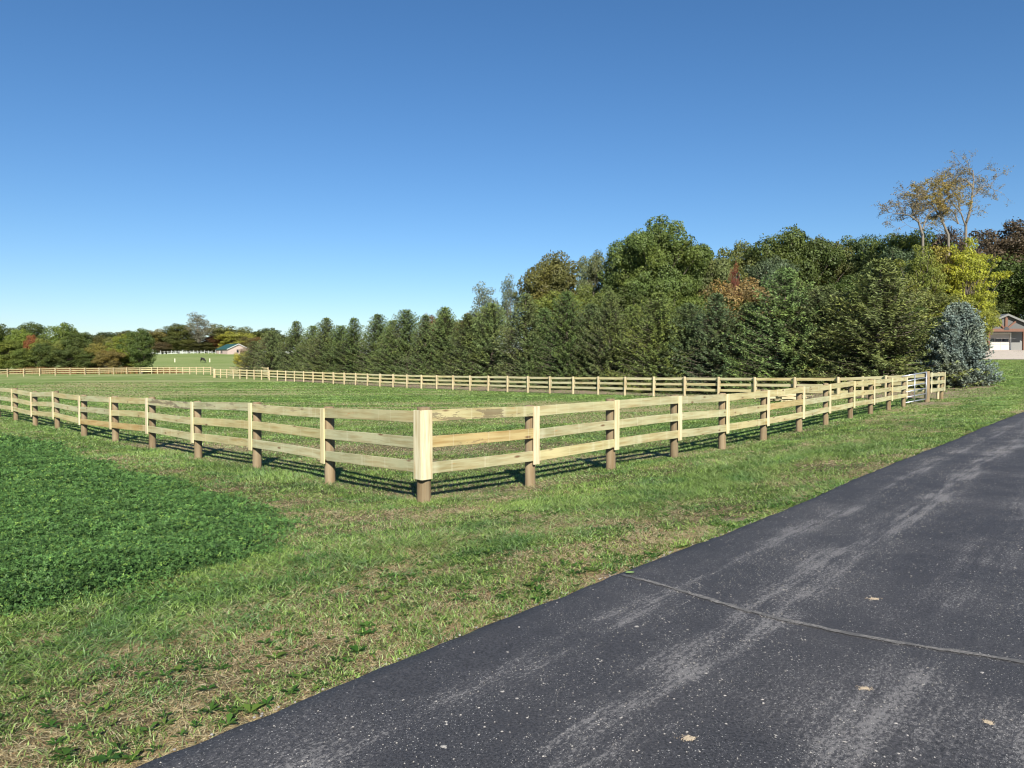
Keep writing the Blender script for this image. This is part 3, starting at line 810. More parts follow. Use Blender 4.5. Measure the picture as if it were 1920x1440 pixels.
# short return: gate post, last bay to the corner
GP = RP[12]; EP = at(1765,748.5,38.3)
ret = back
post_obj(ret, GP, .115, 1.47, M['post'], (1.15,1.15,1.15), 18, 'gate_post')
post_obj(ret, EP, .09, 1.42, M['post'], (1.2,1.2,1.15))
a, b = Vector(GP), Vector(EP); nr2 = outward(a, b, sR); t2 = Vector((b.x-a.x, b.y-a.y, 0)).normalized()
for hz in HZ:
    rail_obj(ret, a+nr2*(.09+TH/2)+t2*.17+Vector((0,0,hz)), b+nr2*(.09+TH/2)+t2*.1+Vector((0,0,hz)), RH, TH, M['rail'], tint())
for p_, o_ in ((a, .27), (b, .04)):
    f_ = face_board(ret, p_, nr2, t2, .13, .42, 1.42, o_)
# closing rails from back run to that corner
for hz in HZ:
    rail_obj(ret, Vector(BP[-1])+Vector((0,0,hz))+nB*.11, b+Vector((0,0,hz)), RH, TH, M['rail_back'], tint())
post_obj(ret, at(1616.6,750,44.2), .085, 1.42, M['post_back'])

# far left fence
fl = empty('board_fence', FLP[6]); tag(fl, 'distant three rail board fence closing the paddock on the far left', 'fence')
def far_segments():
    for i, p in enumerate(FLP):
        post_obj(fl, p, .095, 1.45, M['post_back'], (rs.uniform(.9,1.1),)*3, 10)
    pts = FLP+[BP[0]]
    i = 0
    segs = []
    for i in range(len(pts)-1):
        a, b = Vector(pts[i]), Vector(pts[i+1])
        nn = outward(a, b, 1); nn = nn if nn.y > 0 else -nn
        for hz in HZ: rail_obj(fl, a+nn*.12+Vector((0,0,hz)), b+nn*.12-(b-a).normalized()*.006+Vector((0,0,hz)), RH, .04, M['rail_back'], (1.05,1.02,.95))
far_segments()
# second fence behind with boards towards us, and its gate
P2 = [at(x, y, Y) for x, y, Y in ((432,706,140),(443,706.3,136),(454,706.6,132),(467,707,128),(479,707.5,124),(492,708.5,120),(503,710,116.5))]
f2 = empty('board_fence', P2[0]); tag(f2, 'short four board fence seen behind the far left end of the back fence, boards outward', 'fence')
n2 = outward(P2[0], P2[-1], 1); n2 = n2 if n2.y < 0 else -n2
for i, p in enumerate(P2): post_obj(f2, p, .09, 1.80, M['post_back'], n=10)
for i in range(len(P2)-1):
    for hz in (1.63,1.32,.98,.62):
        rail_obj(f2, Vector(P2[i])+n2*.115+Vector((0,0,hz)), Vector(P2[i+1])+n2*.115+Vector((0,0,hz))-(Vector(P2[i+1])-Vector(P2[i])).normalized()*.006, .19, .04, M['rail_back'], (1.1,1.03,.95))
def tube_gate(name, A, B, h0, h1, bars, verts, label, r=.02, col_=M['galv']):
    A = Vector(A); B = Vector(B); g = empty(name, A); tag(g, label, 'gate')
    d = B-A
    fr = MB()
    c = [Vector((0,0,h0)), Vector((0,0,h1)), d+Vector((0,0,h1)), d+Vector((0,0,h0))]
    for i in range(4):
        fr.tube([c[i], c[(i+1) % 4]], [r*1.15]*2, 8)
    fr.build('gate_frame', col_, g, True)
    for k in range(1, bars+1):
        z = h0+(h1-h0)*k/(bars+1); m = MB(); m.tube([Vector((0,0,z)), d+Vector((0,0,z))], [r]*2, 8); m.build('rail_tube', col_, g, True)
    for v in verts:
        m = MB(); nn = Vector((d.y,-d.x,0)).normalized()*.028
        m.tube([d*v+nn+Vector((0,0,h0)), d*v+nn+Vector((0,0,h1))], [r*.95]*2, 8); m.build('upright', col_, g, True)
    return g
gA = Vector(RP[11])+Vector((.10,.35,0)); gB = Vector(GP)-t2*.2
g1 = tube_gate('metal_gate', gA, gB, .14, 1.43, 4, (.12,.5,.97), 'galvanised tube gate between the right end of the front fence and its gate post', .026)
m = MB(); m.box(-.03,.03,-.03,.03,1.1,1.16); m.box(-.03,.03,-.03,.03,.35,.41)
m.build('hinge', M['metal_dark'], g1, loc=gB-gA+t2*.05)
m = MB(); m.tube([(0,0,.98),(.1,-.12,.9),(.22,-.05,.93)], [.012]*3, 6); m.build('latch_chain', M['galv'], g1, loc=(0,-.1,0))
tube_gate('metal_gate', at(452,706,150), at(474,706,146), .5, 2.0, 3, (.5,), 'grey metal gate far off, left of the yellow shrub end of the spruce row', .04)
# white post fence on the crest
wf = empty('white_fence', at(380,663,322)); tag(wf, 'white post and rail fence on the crest of the far meadow', 'fence')
wps = []
for i, x in enumerate(np.linspace(301, 460, 24)):
    p = at(x, 663, 321); z = tz(p[0], p[1]); p = (p[0], p[1], z); wps.append(p)
    m = MB(); m.box(-.08,.08,-.08,.08,-.3,1.35+(.25 if i % 3 == 0 else 0)); m.build('post', M['white'], wf, loc=Vector(p)-wf.location)
for i in range(0, 23, 1):
    if i in (14, 15): continue
    m = MB()
    a, b = Vector(wps[i]), Vector(wps[i+1])
    for h in (1.0,):
        m.tube([a-wf.location+Vector((0,0,h)), b-wf.location+Vector((0,0,h))], [.04]*2, 4)
    m.build('rail', M['white'], wf)
for x, nm in ((328,'left of the grazing horse'), (393.5,'right of the grazing horse')):
    p = at(x, 681, 240); z = tz(p[0], p[1])
    m = MB(); m.tube([(0,0,-.2),(0,0,1.05),(0,0,1.2)], [.14,.14,.09], 8)
    c_ = m.build('marker_post', simple('cream_post', (.7,.66,.45), .7), None, loc=(p[0],p[1],z)); tag(c_, 'short cream marker post standing in the meadow '+nm, 'post')

# lumber heap in the paddock
lp_ = ground_at(1478, 752); heap = empty('lumber_pile', (lp_[0], lp_[1], tz(lp_[0], lp_[1]))); tag(heap, 'low heap of pale offcut boards lying in the paddock behind the right run', 'lumber pile')
r5 = random.Random(9)
for i in range(26):
    L = r5.uniform(.9, 2.4); x = r5.uniform(-1.0,1.3); y = r5.uniform(-.4,.5); z = .05+.40*max(0, 1-abs(x)/1.6)*r5.random(); a = r5.gauss(0,.35)
    dx = Vector((math.cos(a), math.sin(a), r5.gauss(0,.06)))*L/2
    c = heap.location+Vector((x, y, z))
    o = rail_obj(heap, c-dx, c+dx, r5.choice((.04,.04,.12)), .12 if r5.random() < .6 else .05, M['rail_back'], (.85,.85,.88), 1.0, 'plank')

# ------------------------------------------------------------------ trees
def spruce_mesh(seed, H=9.0, Rb=3.0, dens=1.0, tw=.205, tips=.5, droop=.5, full=.62, wr=.17):
    r = np.random.default_rng(seed); P0 = []; D0 = []; L0 = []; W0 = []; Cv = []
    br = MB()
    z = .15
    ph = 0
    bx, by = r.random()*50, r.random()*50
    while z < H*.985:
        t = z/H
        prof = (1-t)**full*(1-.10*math.exp(-t*14))
        nb = max(4, int(9*dens*(.5+prof)))
        ph += .7
        for k in range(nb):
            a = ph+6.283*k/nb+r.normal(0,.22)
            lobe = .72+.62*vnoise(np.array([a*1.6+bx]), np.array([z*.55+by]))[0]
            Lb = Rb*prof*lobe*(.62+.52*r.random())+.12
            rise = (.55*t+.08)*(1 if t > .25 else .5)
            nseg = max(3, int(Lb/.17))
            pts = []
            for i in range(nseg+1):
                q = i/nseg
                rr = Lb*q; zz = z+rise*rr*1.1-droop*.28*Lb*math.sin(q*2.3)*(1-t)+ (.14*Lb*q*q)
                pts.append((math.cos(a)*rr, math.sin(a)*rr, zz))
            if Lb > .5:
                br.tube([pts[0], pts[nseg//2], pts[-1]], [.03*(1-t)+.008, .018*(1-t)+.006, .004], 3, False)
            pts = np.array(pts)
            for i in range(1 if Lb < 1 else max(1, nseg//4), nseg+1):
                q = i/nseg; p = pts[i]; fwd = pts[i]-pts[i-1]; fwd = fwd/ (np.linalg.norm(fwd)+1e-6)
                sd = np.array([-math.sin(a), math.cos(a), 0])
                m = 8 if q < .8 else 10
                for j in range(m):
                    s = (-1 if j % 2 else 1)*r.uniform(.25,1.0)
                    dv = fwd*r.uniform(.05,.7)+sd*s*.8+np.array([0,0,r.uniform(-1.0,.45)*(1-.4*t) if q < .8 else r.uniform(-.7,1.0)])
                    dv /= np.linalg.norm(dv)
                    ln = tw*r.uniform(.45,1.15)*(1 if q < .9 else .8)
                    P0.append(p+r.normal(0,.035,3)); D0.append(dv); L0.append(ln); W0.append(ln*wr); Cv.append(min(1, .12+.75*q*q*tips*2+r.normal(0,.18)))  # paler new-growth tips; inner needles darkened in colour for self-shadow contrast
        z += (.16+.10*(1-t))/dens**.5
    # leader and upright top shoots
    for k in range(90):
        a = r.random()*6.28; zz = H*r.uniform(.45,.97)
        rr = Rb*(1-zz/H)**full*r.uniform(.5,.95)
        P0.append(np.array([math.cos(a)*rr, math.sin(a)*rr, zz])); dv = np.array([math.cos(a)*.25, math.sin(a)*.25, 1]); D0.append(dv/np.linalg.norm(dv)); L0.append(r.uniform(.25,.65)*(.6+.5*zz/H)); W0.append(.032); Cv.append(.75)
    P0.append(np.array([0,0,H*.95])); D0.append(np.array([0,0,1.])); L0.append(.85); W0.append(.045); Cv.append(.8)
    P = np.array(P0); D = np.array(D0); L = np.array(L0)[:,None]; W = np.array(W0)[:,None]
    rv = r.normal(size=P.shape); S = np.cross(D, rv); S /= np.linalg.norm(S,axis=1,keepdims=True)+1e-9
    V = np.stack([P, P+D*L*.45-S*W, P+D*L, P+D*L*.45+S*W], 1).reshape(-1,3)
    n = len(P)
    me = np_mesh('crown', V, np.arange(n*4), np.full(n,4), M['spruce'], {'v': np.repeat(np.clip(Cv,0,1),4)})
    br.tube([(0,0,-.3),(0,0,H*.5),(0,0,H*.97)], [.17,.1,.015], 8)
    tm = br.mesh('trunk', M['bark'])
    return me, tm, n
SPR = [spruce_mesh(s, 9.0, 3.0, dens=dn, droop=dr, full=fu) for s, dn, dr, fu in ((1,1.2,.5,.80),(2,1.25,.9,.70),(3,1.15,.6,.88),(4,1.25,1.0,.76))]
print('spruce quads', [s[2] for s in SPR])
def place_tree(name, meshes, px, top, Y, hw, color, label, group=None, cat='tree', H0=9.0, R0=3.0, base=None, rz=None, sx=None, trunk_mat=None):
    if base is not None: p = at(px, base, Y)
    else:
        a, b, c = ray(px, 675); p = (a/b*Y, Y, 0); p = (p[0], p[1], tz(p[0], p[1]))
    zt = at(px, top, Y)[2]; h = zt-p[2]
    e = empty(name, (p[0], p[1], p[2]), random.random()*6.28 if rz is None else rz)
    k = h/H0; kr = hw/R0 if hw else k
    e.scale = (kr, kr, k)
    tag(e, label, cat, group)
    c = link('crown', meshes[0], e); c.color = (*color, 1)
    t = link('trunk', meshes[1], e)
    return e
ORD = ['first','second','third','fourth','fifth','sixth','seventh','eighth','ninth','tenth','eleventh','twelfth','thirteenth','fourteenth','fifteenth','sixteenth','seventeenth','eighteenth','nineteenth','twentieth','twenty-first','twenty-second','twenty-third','twenty-fourth','twenty-fifth','twenty-sixth','twenty-seventh','twenty-eighth']
DG = (.068,.094,.032)
def rowY(px, k=1.12, extra=3.5):
    # distance of the spruce row behind the fence at this bearing
    u = px-960; n = (u+455)/(23.66+.01943*u); return 105*(1-.01943*n)*k+extra
spr_px = [(478,640,2.4),(510,622,2.6),(556,603,2.9),(588,612,2.6),(613,597,2.7),(640,612,2.5),(664,597,2.7),(709,591,2.8),(736,602,2.5),(762,583,3.0),(798,592,2.8),(835,578,3.0),(878,590,2.9),(921,571,3.0),(985,552,3.3),(1020,580,2.8),(1062,548,3.3),(1108,572,3.0),(1143,548,3.1),(1186,574,2.7),(1235,550,3.4),(1290,572,3.0),(1343,552,3.6),(1405,570,3.2),(1470,505,4.0),(1545,540,3.6),(1648,488,5.0)]
for i, (px, top, hw) in enumerate(spr_px):
    k = rowY(px)+1.6*(i % 2); hw = hw*(1.52 if px < 760 else 1.36 if px < 1000 else 1.18)
    if px > 1440: k = {1470:55,1545:54,1648:50}[px]
    k_ = random.uniform(.78,1.25); c = [x*k_*random.uniform(.92,1.08) for x in DG]
    if px in (1290,1343): c = (.056,.082,.036)
    if px in (1186,1235): c = (.085,.112,.030)
    if px == 1648: c = (.088,.108,.036)
    lab = 'dark green spruce, %s from the left in the long row behind the back fence' % ORD[i]
    if px == 1648: lab = 'largest and widest spruce at the right end of the row, behind the gate'
    if px == 478: lab = 'lowest spruce at the far left end of the row, beside the yellow shrub'
    if px == 1470: lab = 'tall spruce third from the right in the row, in front of orange leaved trees'
    if px == 1545: lab = 'dark spruce between the two tallest spruces near the right end'
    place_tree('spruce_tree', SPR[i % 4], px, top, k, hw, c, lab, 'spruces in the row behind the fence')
# blue spruce
BS = spruce_mesh(20, 5.2, 2.0, dens=2.6, tw=.20, tips=.45, droop=.25, full=.68, wr=.24)
place_tree('blue_spruce', BS, 1795, 573, 47, 1.80, (.105,.135,.118), 'rounded silver blue spruce standing right of the gate and fence end', cat='tree', H0=5.2, R0=1.75, base=724)

def broad_mesh(seed, H=14.0, Rc=5.0, nclump=70, leaves=640, leaf=.13, z0=.28, shape=1.0, clr=(1.0,1.7), flat=.75, gap=0.0, limbs_r=.22):
    r = np.random.default_rng(seed); br = MB(); V = []; cv = []
    top = H
    cz = H*(z0+1)/2; hz_ = H*(1-z0)/2
    cl = []
    tries = 0
    bx, by = r.random()*99, r.random()*99
    while len(cl) < nclump and tries < 20000:
        tries += 1
        d = r.normal(size=3); d /= np.linalg.norm(d)
        q = r.uniform(.3,1.0)**.6; 
        az = math.atan2(d[1], d[0])
        rad = .42+.95*vnoise(np.array([math.cos(az)*1.7+bx+9]), np.array([math.sin(az)*1.7+d[2]*2.2+by+9]))[0]
        rc = r.uniform(*clr)
        kx = (Rc*rad-rc*.6)*q; kz = (hz_*min(1.0,.55+.5*rad)-rc*.5)*q
        p = np.array([d[0]*kx, d[1]*kx, cz+d[2]*kz])
        if d[2] < -.3: p[:2] *= .85
        if any(np.linalg.norm(p-c[0]) < .55*(rc+c[1])*.8 for c in cl): continue
        cl.append((p, rc))
    # trunk and limbs
    br.tube([(0,0,-.4),(.05,0,H*z0*.8),(r.normal(0,.2),r.normal(0,.2),H*.55),(r.normal(0,.3),r.normal(0,.3),H*.85)], [limbs_r*1.25,limbs_r,limbs_r*.6,limbs_r*.15], 8)
    for p, rc in cl:
        zb = H*z0*.7+(p[2]-H*z0*.7)*.35
        zb = min(max(zb, H*z0*.6), p[2]-.1)
        mid = np.array([p[0]*.45, p[1]*.45, zb+(p[2]-zb)*.45])+r.normal(0,.2,3)
        br.tube([(0,0,zb), mid, p], [limbs_r*.38, limbs_r*.2, .02], 5, False)
        n = int(leaves*(rc/1.35)**2)
        dd = r.normal(size=(n,3)); dd /= np.linalg.norm(dd,axis=1,keepdims=True)
        sub = .62+.75*vnoise(dd[:,0]*2.2+bx+p[0], dd[:,1]*2.2+dd[:,2]*1.7+by+p[2])
        rr = rc*sub*r.uniform(.55,1.08,n)**.5
        P = p+dd*rr[:,None]*np.array([1,1,flat])
        nv = dd*.9+r.normal(0,.55,(n,3))+np.array([0,0,.35]); nv /= np.linalg.norm(nv,axis=1,keepdims=True)
        rv = r.normal(size=(n,3)); t = np.cross(nv, rv); t /= np.linalg.norm(t,axis=1,keepdims=True); b = np.cross(nv, t)
        s = (leaf*r.uniform(.6,1.25,n))[:,None]
        V.append(np.stack([P-t*s, P-b*s*.6, P+t*s, P+b*s*.6],1).reshape(-1,3))
        cv.append(np.repeat(np.clip(.45+r.normal(0,.17,n)+r.normal(0,.08),0,1),4))
    V = np.concatenate(V); n = len(V)//4
    me = np_mesh('crown', V, np.arange(n*4), np.full(n,4), M['leaf'], {'v': np.concatenate(cv)})
    return me, br.mesh('trunk', M['bark'], True), n
BRD = [broad_mesh(101, nclump=95, clr=(.7,1.7)), broad_mesh(102, nclump=95, z0=.2, clr=(.6,1.5)), broad_mesh(103, nclump=110, clr=(.6,1.35), leaves=600), broad_mesh(104, nclump=70, clr=(.9,1.9), leaves=700)]
YEL = broad_mesh(141, nclump=120, leaves=460, leaf=.125, clr=(.55,1.25), flat=.5, z0=.12)
SEMI = broad_mesh(131, H=14, Rc=5, nclump=110, leaves=260, leaf=.12, clr=(.5,1.1), z0=.25, flat=.6, limbs_r=.13)
SHR = [broad_mesh(111, nclump=80, z0=.02, clr=(.7,1.5), leaves=620), broad_mesh(112, nclump=90, z0=.0, clr=(.8,1.3))]
BIG = broad_mesh(121, H=18, Rc=8, nclump=210, leaves=760, leaf=.125, clr=(.7,1.9), z0=.2, limbs_r=.35)
print('broad quads', [s[2] for s in BRD+SHR+[BIG]])

def open_mesh(seed, H=20., spread=.55, depth=5, leaves=14, leaf=.16, trunk_frac=.45, lean=(0,0), r0=.28, droopy=0., crown_start=.3, mat='bark_pale', clus=.55):
    """open, half bare tree: real limbs with thin leaf sprays on the twigs"""
    r = np.random.default_rng(seed); br = MB(); P = []; 
    def grow(p, d, L, rad, lev):
        n = 4; pts = [p]; rads = [rad]
        for i in range(n):
            d = d+r.normal(0,.10,3)+np.array([0,0,.05-droopy*lev*.03]); d = d/np.linalg.norm(d)
            p = p+d*L/n; pts.append(p); rads.append(rad*(1-.45*(i+1)/n))
        br.tube([tuple(q) for q in pts], rads, 6 if lev < 2 else 4, False)
        if lev >= depth-2:
            m = leaves if lev < depth else leaves*2
            for _ in range(m):
                q = pts[r.integers(1, len(pts))]; P.append(q+r.normal(0,clus*.35 if lev == depth else clus*.5,3)*np.array([1,1,.6]))
        if lev >= depth: return
        nb = r.integers(2,4) if lev > 0 else r.integers(3,5)
        for k in range(nb):
            a = r.random()*6.28; sp = spread*r.uniform(.6,1.3)
            side_ = np.cross(d, r.normal(size=3)); side_ /= np.linalg.norm(side_)
            nd = d*math.cos(sp)+side_*math.sin(sp); j = len(pts)-1 if k < 2 else r.integers(2, len(pts))
            grow(pts[j], nd/np.linalg.norm(nd), L*r.uniform(.62,.82), rads[j]*.72, lev+1)
    grow(np.array([0,0,-.3]), np.array([lean[0],lean[1],1.0]), H*trunk_frac, r0, 0)
    P = np.array(P); n = len(P); nv = r.normal(size=(n,3))+np.array([0,0,.5]); nv /= np.linalg.norm(nv,axis=1,keepdims=True)
    rv = r.normal(size=(n,3)); t = np.cross(nv, rv); t /= np.linalg.norm(t,axis=1,keepdims=True); b = np.cross(nv,t); s = (leaf*r.uniform(.6,1.3,n))[:,None]
    V = np.stack([P-t*s, P-b*s*.55, P+t*s, P+b*s*.55],1).reshape(-1,3)
    mx = max(V[:,2].max(), 1); ext = np.percentile(np.abs(V[:,:2]), 97)
    me = np_mesh('crown', V, np.arange(n*4), np.full(n,4), M['leaf'], {'v': np.repeat(np.clip(.5+r.normal(0,.2,n),0,1),4)})
    return me, br.mesh('trunk', M[mat], True), n, float(mx), float(ext)

green=(.108,.142,.036); dgreen=(.070,.094,.027); mid=(.145,.180,.042); olive=(.140,.145,.046); dolive=(.100,.104,.032); yel=(.30,.30,.035); ygr=(.20,.24,.04)
blueg=(.085,.120,.060); tanor=(.24,.17,.07); rust=(.16,.095,.045); purp=(.090,.068,.050); greyg=(.12,.14,.075)
# px, top, Y, halfwidth, colour, kind, label
woods = [
 (905,568,112,2.6,purp,0,'small reddish brown topped tree just left of the feathery grey tree'),
 (823,573,112,3.2,(.13,.075,.04),0,'brown crowned tree poking above the spruces left of centre'),
 (879,577,114,2.6,(.13,.08,.04),2,'second brown crowned tree above the spruces, right of the first'),
 (1030,470,100,4.6,dolive,3,'dark olive brown tree standing at the left end of the wood'),
 (1045,538,93,5.4,mid,1,'bright mid green tree below the olive brown one'),
 (1110,468,106,3.8,greyg,1,'grey green tree between the olive brown tree and the big maple'),
 (1105,520,97,4.6,green,2,'dark green tree left of and below the big maple'),
 (1225,408,96,8.0,(.105,.146,.038),'big','big round green maple, tallest crown in the middle of the wood'),
 (1310,452,104,5.2,green,2,'green tree right behind the big maple'),
 (1180,530,92,5.0,dgreen,3,'dark green tree low under the big maple'),
 (1262,540,91,5.0,green,1,'green tree low under the right side of the big maple'),
 (1385,446,112,5.0,olive,2,'olive green tree on the skyline right of the big maple'),
 (1388,505,93,5.4,tanor,2,'orange tan tree above the spruces in the middle of the wood'),
 (1374,488,92,1.2,(.16,.05,.035),'semi','thin crimson vine covered trunk in front of the orange tan tree'),
 (1440,476,96,4.6,blueg,1,'pale blue green pine left of the tall dark trees'),
 (1478,418,108,6.2,dgreen,3,'very dark tall tree with two rounded tops on the skyline'),
 (1530,436,110,4.8,dolive,2,'dark tree on the skyline right of the two topped tree'),
 (1600,430,112,5.0,(.07,.10,.03),0,'grey green tree on the skyline above the largest spruce'),
 (1560,505,98,5.4,dgreen,0,'dark green tree filling the wood behind the largest spruce'),
 (1500,520,100,5.0,dgreen,1,'dark tree low behind the third spruce from the right'),
 (1640,470,104,5.5,dgreen,3,'dark green tree right above the largest spruce'),
 (1680,424,106,6.0,green,0,'broad green tree on the skyline left of the yellow tree'),
 (1690,458,98,5.2,blueg,1,'bluish green tree in front of the broad skyline tree'),
 (1715,520,88,4.2,olive,2,'olive brown thin leaved tree left of the yellow tree'),
 (1728,448,90,3.4,(.17,.18,.04),'yel','yellowish olive tree in front of the leftmost tall open trunk'),
 (1765,450,95,4.2,(.23,.22,.04),'yel','yellow olive tree beside the yellow tree'),
 (1808,434,92,3.9,yel,'yel','bright yellow tree standing above the blue spruce'),
 (1788,545,86,4.2,ygr,'yel','yellow green lower tree directly behind the blue spruce'),
 (1830,530,94,2.4,ygr,0,'yellow green tree between the yellow tree and the garage'),
 (1775,425,103,4.0,purp,1,'brown crowned tree behind the top of the yellow tree'),
 (1893,406,122,7.5,purp,2,'purple brown topped tree at the right edge above the garage'),
 (1900,468,117,9.0,dgreen,0,'dark green tree behind the garage roof'),
 (1850,500,118,6.5,dgreen,1,'dark tree left behind the garage'),
 (1955,440,120,8.0,dgreen,3,'dark tree at the far right edge behind the garage'),
 (1325,470,99,4.6,(.12,.135,.05),1,'wispy olive pine right of the big maple'),
 (1345,530,95,5,green,0,'green tree filling the gap under the wispy pine'),
 (1655,560,78,5.5,dgreen,1,'dark tree directly behind the trunk of the largest spruce'),
 (1420,540,93,5,olive,1,'olive tree low behind the spruces right of the orange tan tree'),
]
for i, (px, top, Y, hw, c, kind, lab) in enumerate(woods):
    c = tuple(x*random.uniform(.92,1.1) for x in c)
    if kind == 'big': place_tree('maple_tree', BIG, px, top, Y, hw, c, lab, 'trees of the wood behind the spruces', H0=18, R0=8)
    else:
        ms = YEL if kind == 'yel' else SEMI if kind == 'semi' else BRD[kind] if top < 500 else (SHR[kind % 2])
        place_tree('broadleaf_tree', ms, px, top, Y, hw, c, lab, 'trees of the wood behind the spruces', H0=14, R0=5)
def place_open(ms, px, top, Y, hw, c, lab, group=None, rz=0):
    return place_tree('open_tree', ms, px, top, Y, hw, c, lab, group, H0=ms[3], R0=ms[4], rz=rz)
place_tree('open_tree', SEMI, 912, 526, 108, 3.4, (.13,.16,.11), 'feathery grey green tree, the left one rising over the spruces', H0=14, R0=5)
place_tree('open_tree', SEMI, 955, 512, 106, 2.8, (.11,.14,.08), 'feathery grey green tree, right one, beside the olive brown tree', H0=14, R0=5)
def custom_open(limbs, seed, Y, leafc, lab, leafn=18, leaf=.09, r0=.2):
    """tree whose main limbs were surveyed: list of polylines of (px,py)"""
    r = np.random.default_rng(seed); br = MB(); P = []
    a0 = limbs[0][0]; g = at(a0[0], 675, Y); base = Vector((g[0], g[1], tz(g[0], g[1])))
    e = empty('open_tree', base)
    def to(p, dy): 
        q = at(p[0], p[1], Y+dy); return np.array(q)-np.array(base)
    def twig(p, d, L, rad, lev):
        pts = [p]
        for i in range(3):
            d = d+r.normal(0,.16,3); d /= np.linalg.norm(d); p = p+d*L/3; pts.append(p)
        br.tube([tuple(q) for q in pts], [rad, rad*.8, rad*.6, rad*.35], 4, False)
        for _ in range(leafn//(1 if lev else 3)):
            q = pts[r.integers(1,4)]; P.append(q+r.normal(0,.13,3)*np.array([1,1,.6]))
        if lev < 2:
            for k in range(r.integers(2,4)):
                s = np.cross(d, r.normal(size=3)); s /= np.linalg.norm(s); nd = d*.75+s*.65; twig(pts[r.integers(2,4)], nd/np.linalg.norm(nd), L*.68, rad*.55, lev+1)
    for li, pl in enumerate(limbs):
        dy = 0 if li == 0 else r.uniform(-1.5,1.5)
        pts = [to(p, dy*(i/(len(pl)-1))) for i, p in enumerate(pl)]
        if li == 0: pts = [np.array([0,0,-.3])]+pts[1:]
        f = [r0*(1-.72*(i/(len(pts)-1)))*(1 if li == 0 else .55) for i in range(len(pts))]
        br.tube([tuple(p) for p in pts], f, 7, False)
        st = 0.45 if li == 0 else .2
        for i in range(1, len(pts)):
            for k in range(4):
                t = r.random(); q = pts[i-1]*(1-t)+pts[i]*t
                if i/(len(pts)-1) < st: continue
                ax = pts[i]-pts[i-1]; ax = ax/np.linalg.norm(ax); s = np.cross(ax, r.normal(size=3)); s /= np.linalg.norm(s)
                nd = ax*.6+s*.8+np.array([0,0,.2]); twig(q, nd/np.linalg.norm(nd), r.uniform(1.2,2.2), .035, 0)
    P = np.array(P); n = len(P); nv = r.normal(size=(n,3))+np.array([0,0,.6]); nv /= np.linalg.norm(nv,axis=1,keepdims=True)
    rv = r.normal(size=(n,3)); t = np.cross(nv, rv); t /= np.linalg.norm(t,axis=1,keepdims=True); b = np.cross(nv,t); s = (leaf*r.uniform(.5,1.2,n))[:,None]
    V = np.stack([P-t*s, P-b*s*.5, P+t*s, P+b*s*.5],1).reshape(-1,3)
    c = link('crown', np_mesh('crown', V, np.arange(n*4), np.full(n,4), M['leaf'], {'v': np.repeat(np.clip(.5+r.normal(0,.2,n),0,1),4)}), e); c.color = (*leafc, 1)
    br.build('trunk', M['bark_pale'], e, True)
    tag(e, lab, 'tree', 'tall open trees above the yellow tree'); return e
custom_open([[(1732,650),(1730,440),(1722,415),(1712,398),(1708,385)],[(1724,418),(1706,404),(1688,400),(1680,402)],[(1730,430),(1738,405),(1752,392)]], 1, 94, (.17,.14,.08), 'leftmost of three tall open trees above the wood, arching left')
custom_open([[(1782,650),(1778,440),(1765,410),(1748,385),(1735,372)],[(1768,412),(1758,385),(1742,366),(1730,364)],[(1797,420),(1790,400),(1768,382),(1755,375)],[(1765,405),(1780,390),(1775,372)]], 2, 96, (.24,.19,.055), 'middle tall open tree with thin golden leaves above the wood', 34)
custom_open([[(1811,650),(1811,420),(1819,395),(1823,365),(1826,335),(1824,319)],[(1811,425),(1802,400),(1785,380),(1776,362),(1770,345)],[(1821,372),(1832,360),(1845,350),(1860,348)],[(1776,362),(1785,345),(1792,338)],[(1823,350),(1812,338),(1806,335)],[(1800,396),(1797,375),(1790,360)]], 3, 98, (.18,.155,.085), 'tallest open tree with forked pale trunk above the yellow tree', 13)

leftw = [
 (-45,606,172,5.5,green,0,'green tree past the left edge of the far tree line'),
 (2,603,178,4.6,dgreen,1,'dark green tree at the left edge of the far tree line'),
 (14,630,166,3.8,(.11,.14,.035),2,'yellowish green tree low at the left edge'),
 (38,612,172,4.0,mid,3,'light green tree, second in from the left edge'),
 (62,602,186,4.6,dgreen,0,'dark tree behind the row near the left edge'),
 (60,624,170,2.3,(.20,.08,.04),1,'small red leaved tree among the green far trees'),
 (88,628,168,3.6,mid,2,'light green low tree right of the red one'),
 (80,640,165,3.2,dgreen,1,'dark shrub like tree under the red one'),
 (122,600,174,4.6,green,3,'tallest rounded tree of the far left tree line'),
 (150,618,172,4.0,dgreen,0,'dark tree right of the tallest far left tree'),
 (128,645,165,3.6,dgreen,2,'dark low tree in front of the tallest far left tree'),
 (45,650,164,3.6,green,1,'low green tree behind the fence near the left edge'),
 (182,640,166,3.4,(.20,.165,.05),1,'golden brown tree in the far left tree line'),
 (206,650,163,3.0,(.15,.13,.05),2,'low russet tree left of the oval dark tree'),
 (215,628,172,3.6,olive,0,'olive tree behind the russet one'),
 (238,622,168,3.6,(.14,.165,.03),3,'yellow green tree left of the oval dark tree'),
 (266,611,161,3.6,dgreen,1,'oval dark green tree at the right end of the far left tree line'),
 (170,655,164,3.2,dgreen,2,'dark low tree left of the golden brown one'),
]
for px, top, Y, hw, c, kind, lab in leftw:
    c = (c[0]*1.1, c[1]*1.14, c[2])
    place_tree('broadleaf_tree', SHR[kind % 2] if kind != 0 else BRD[1], px, top, Y, hw*1.05, tuple(x*random.uniform(.95,1.12) for x in c), lab, 'trees of the far left tree line', H0=14, R0=5)
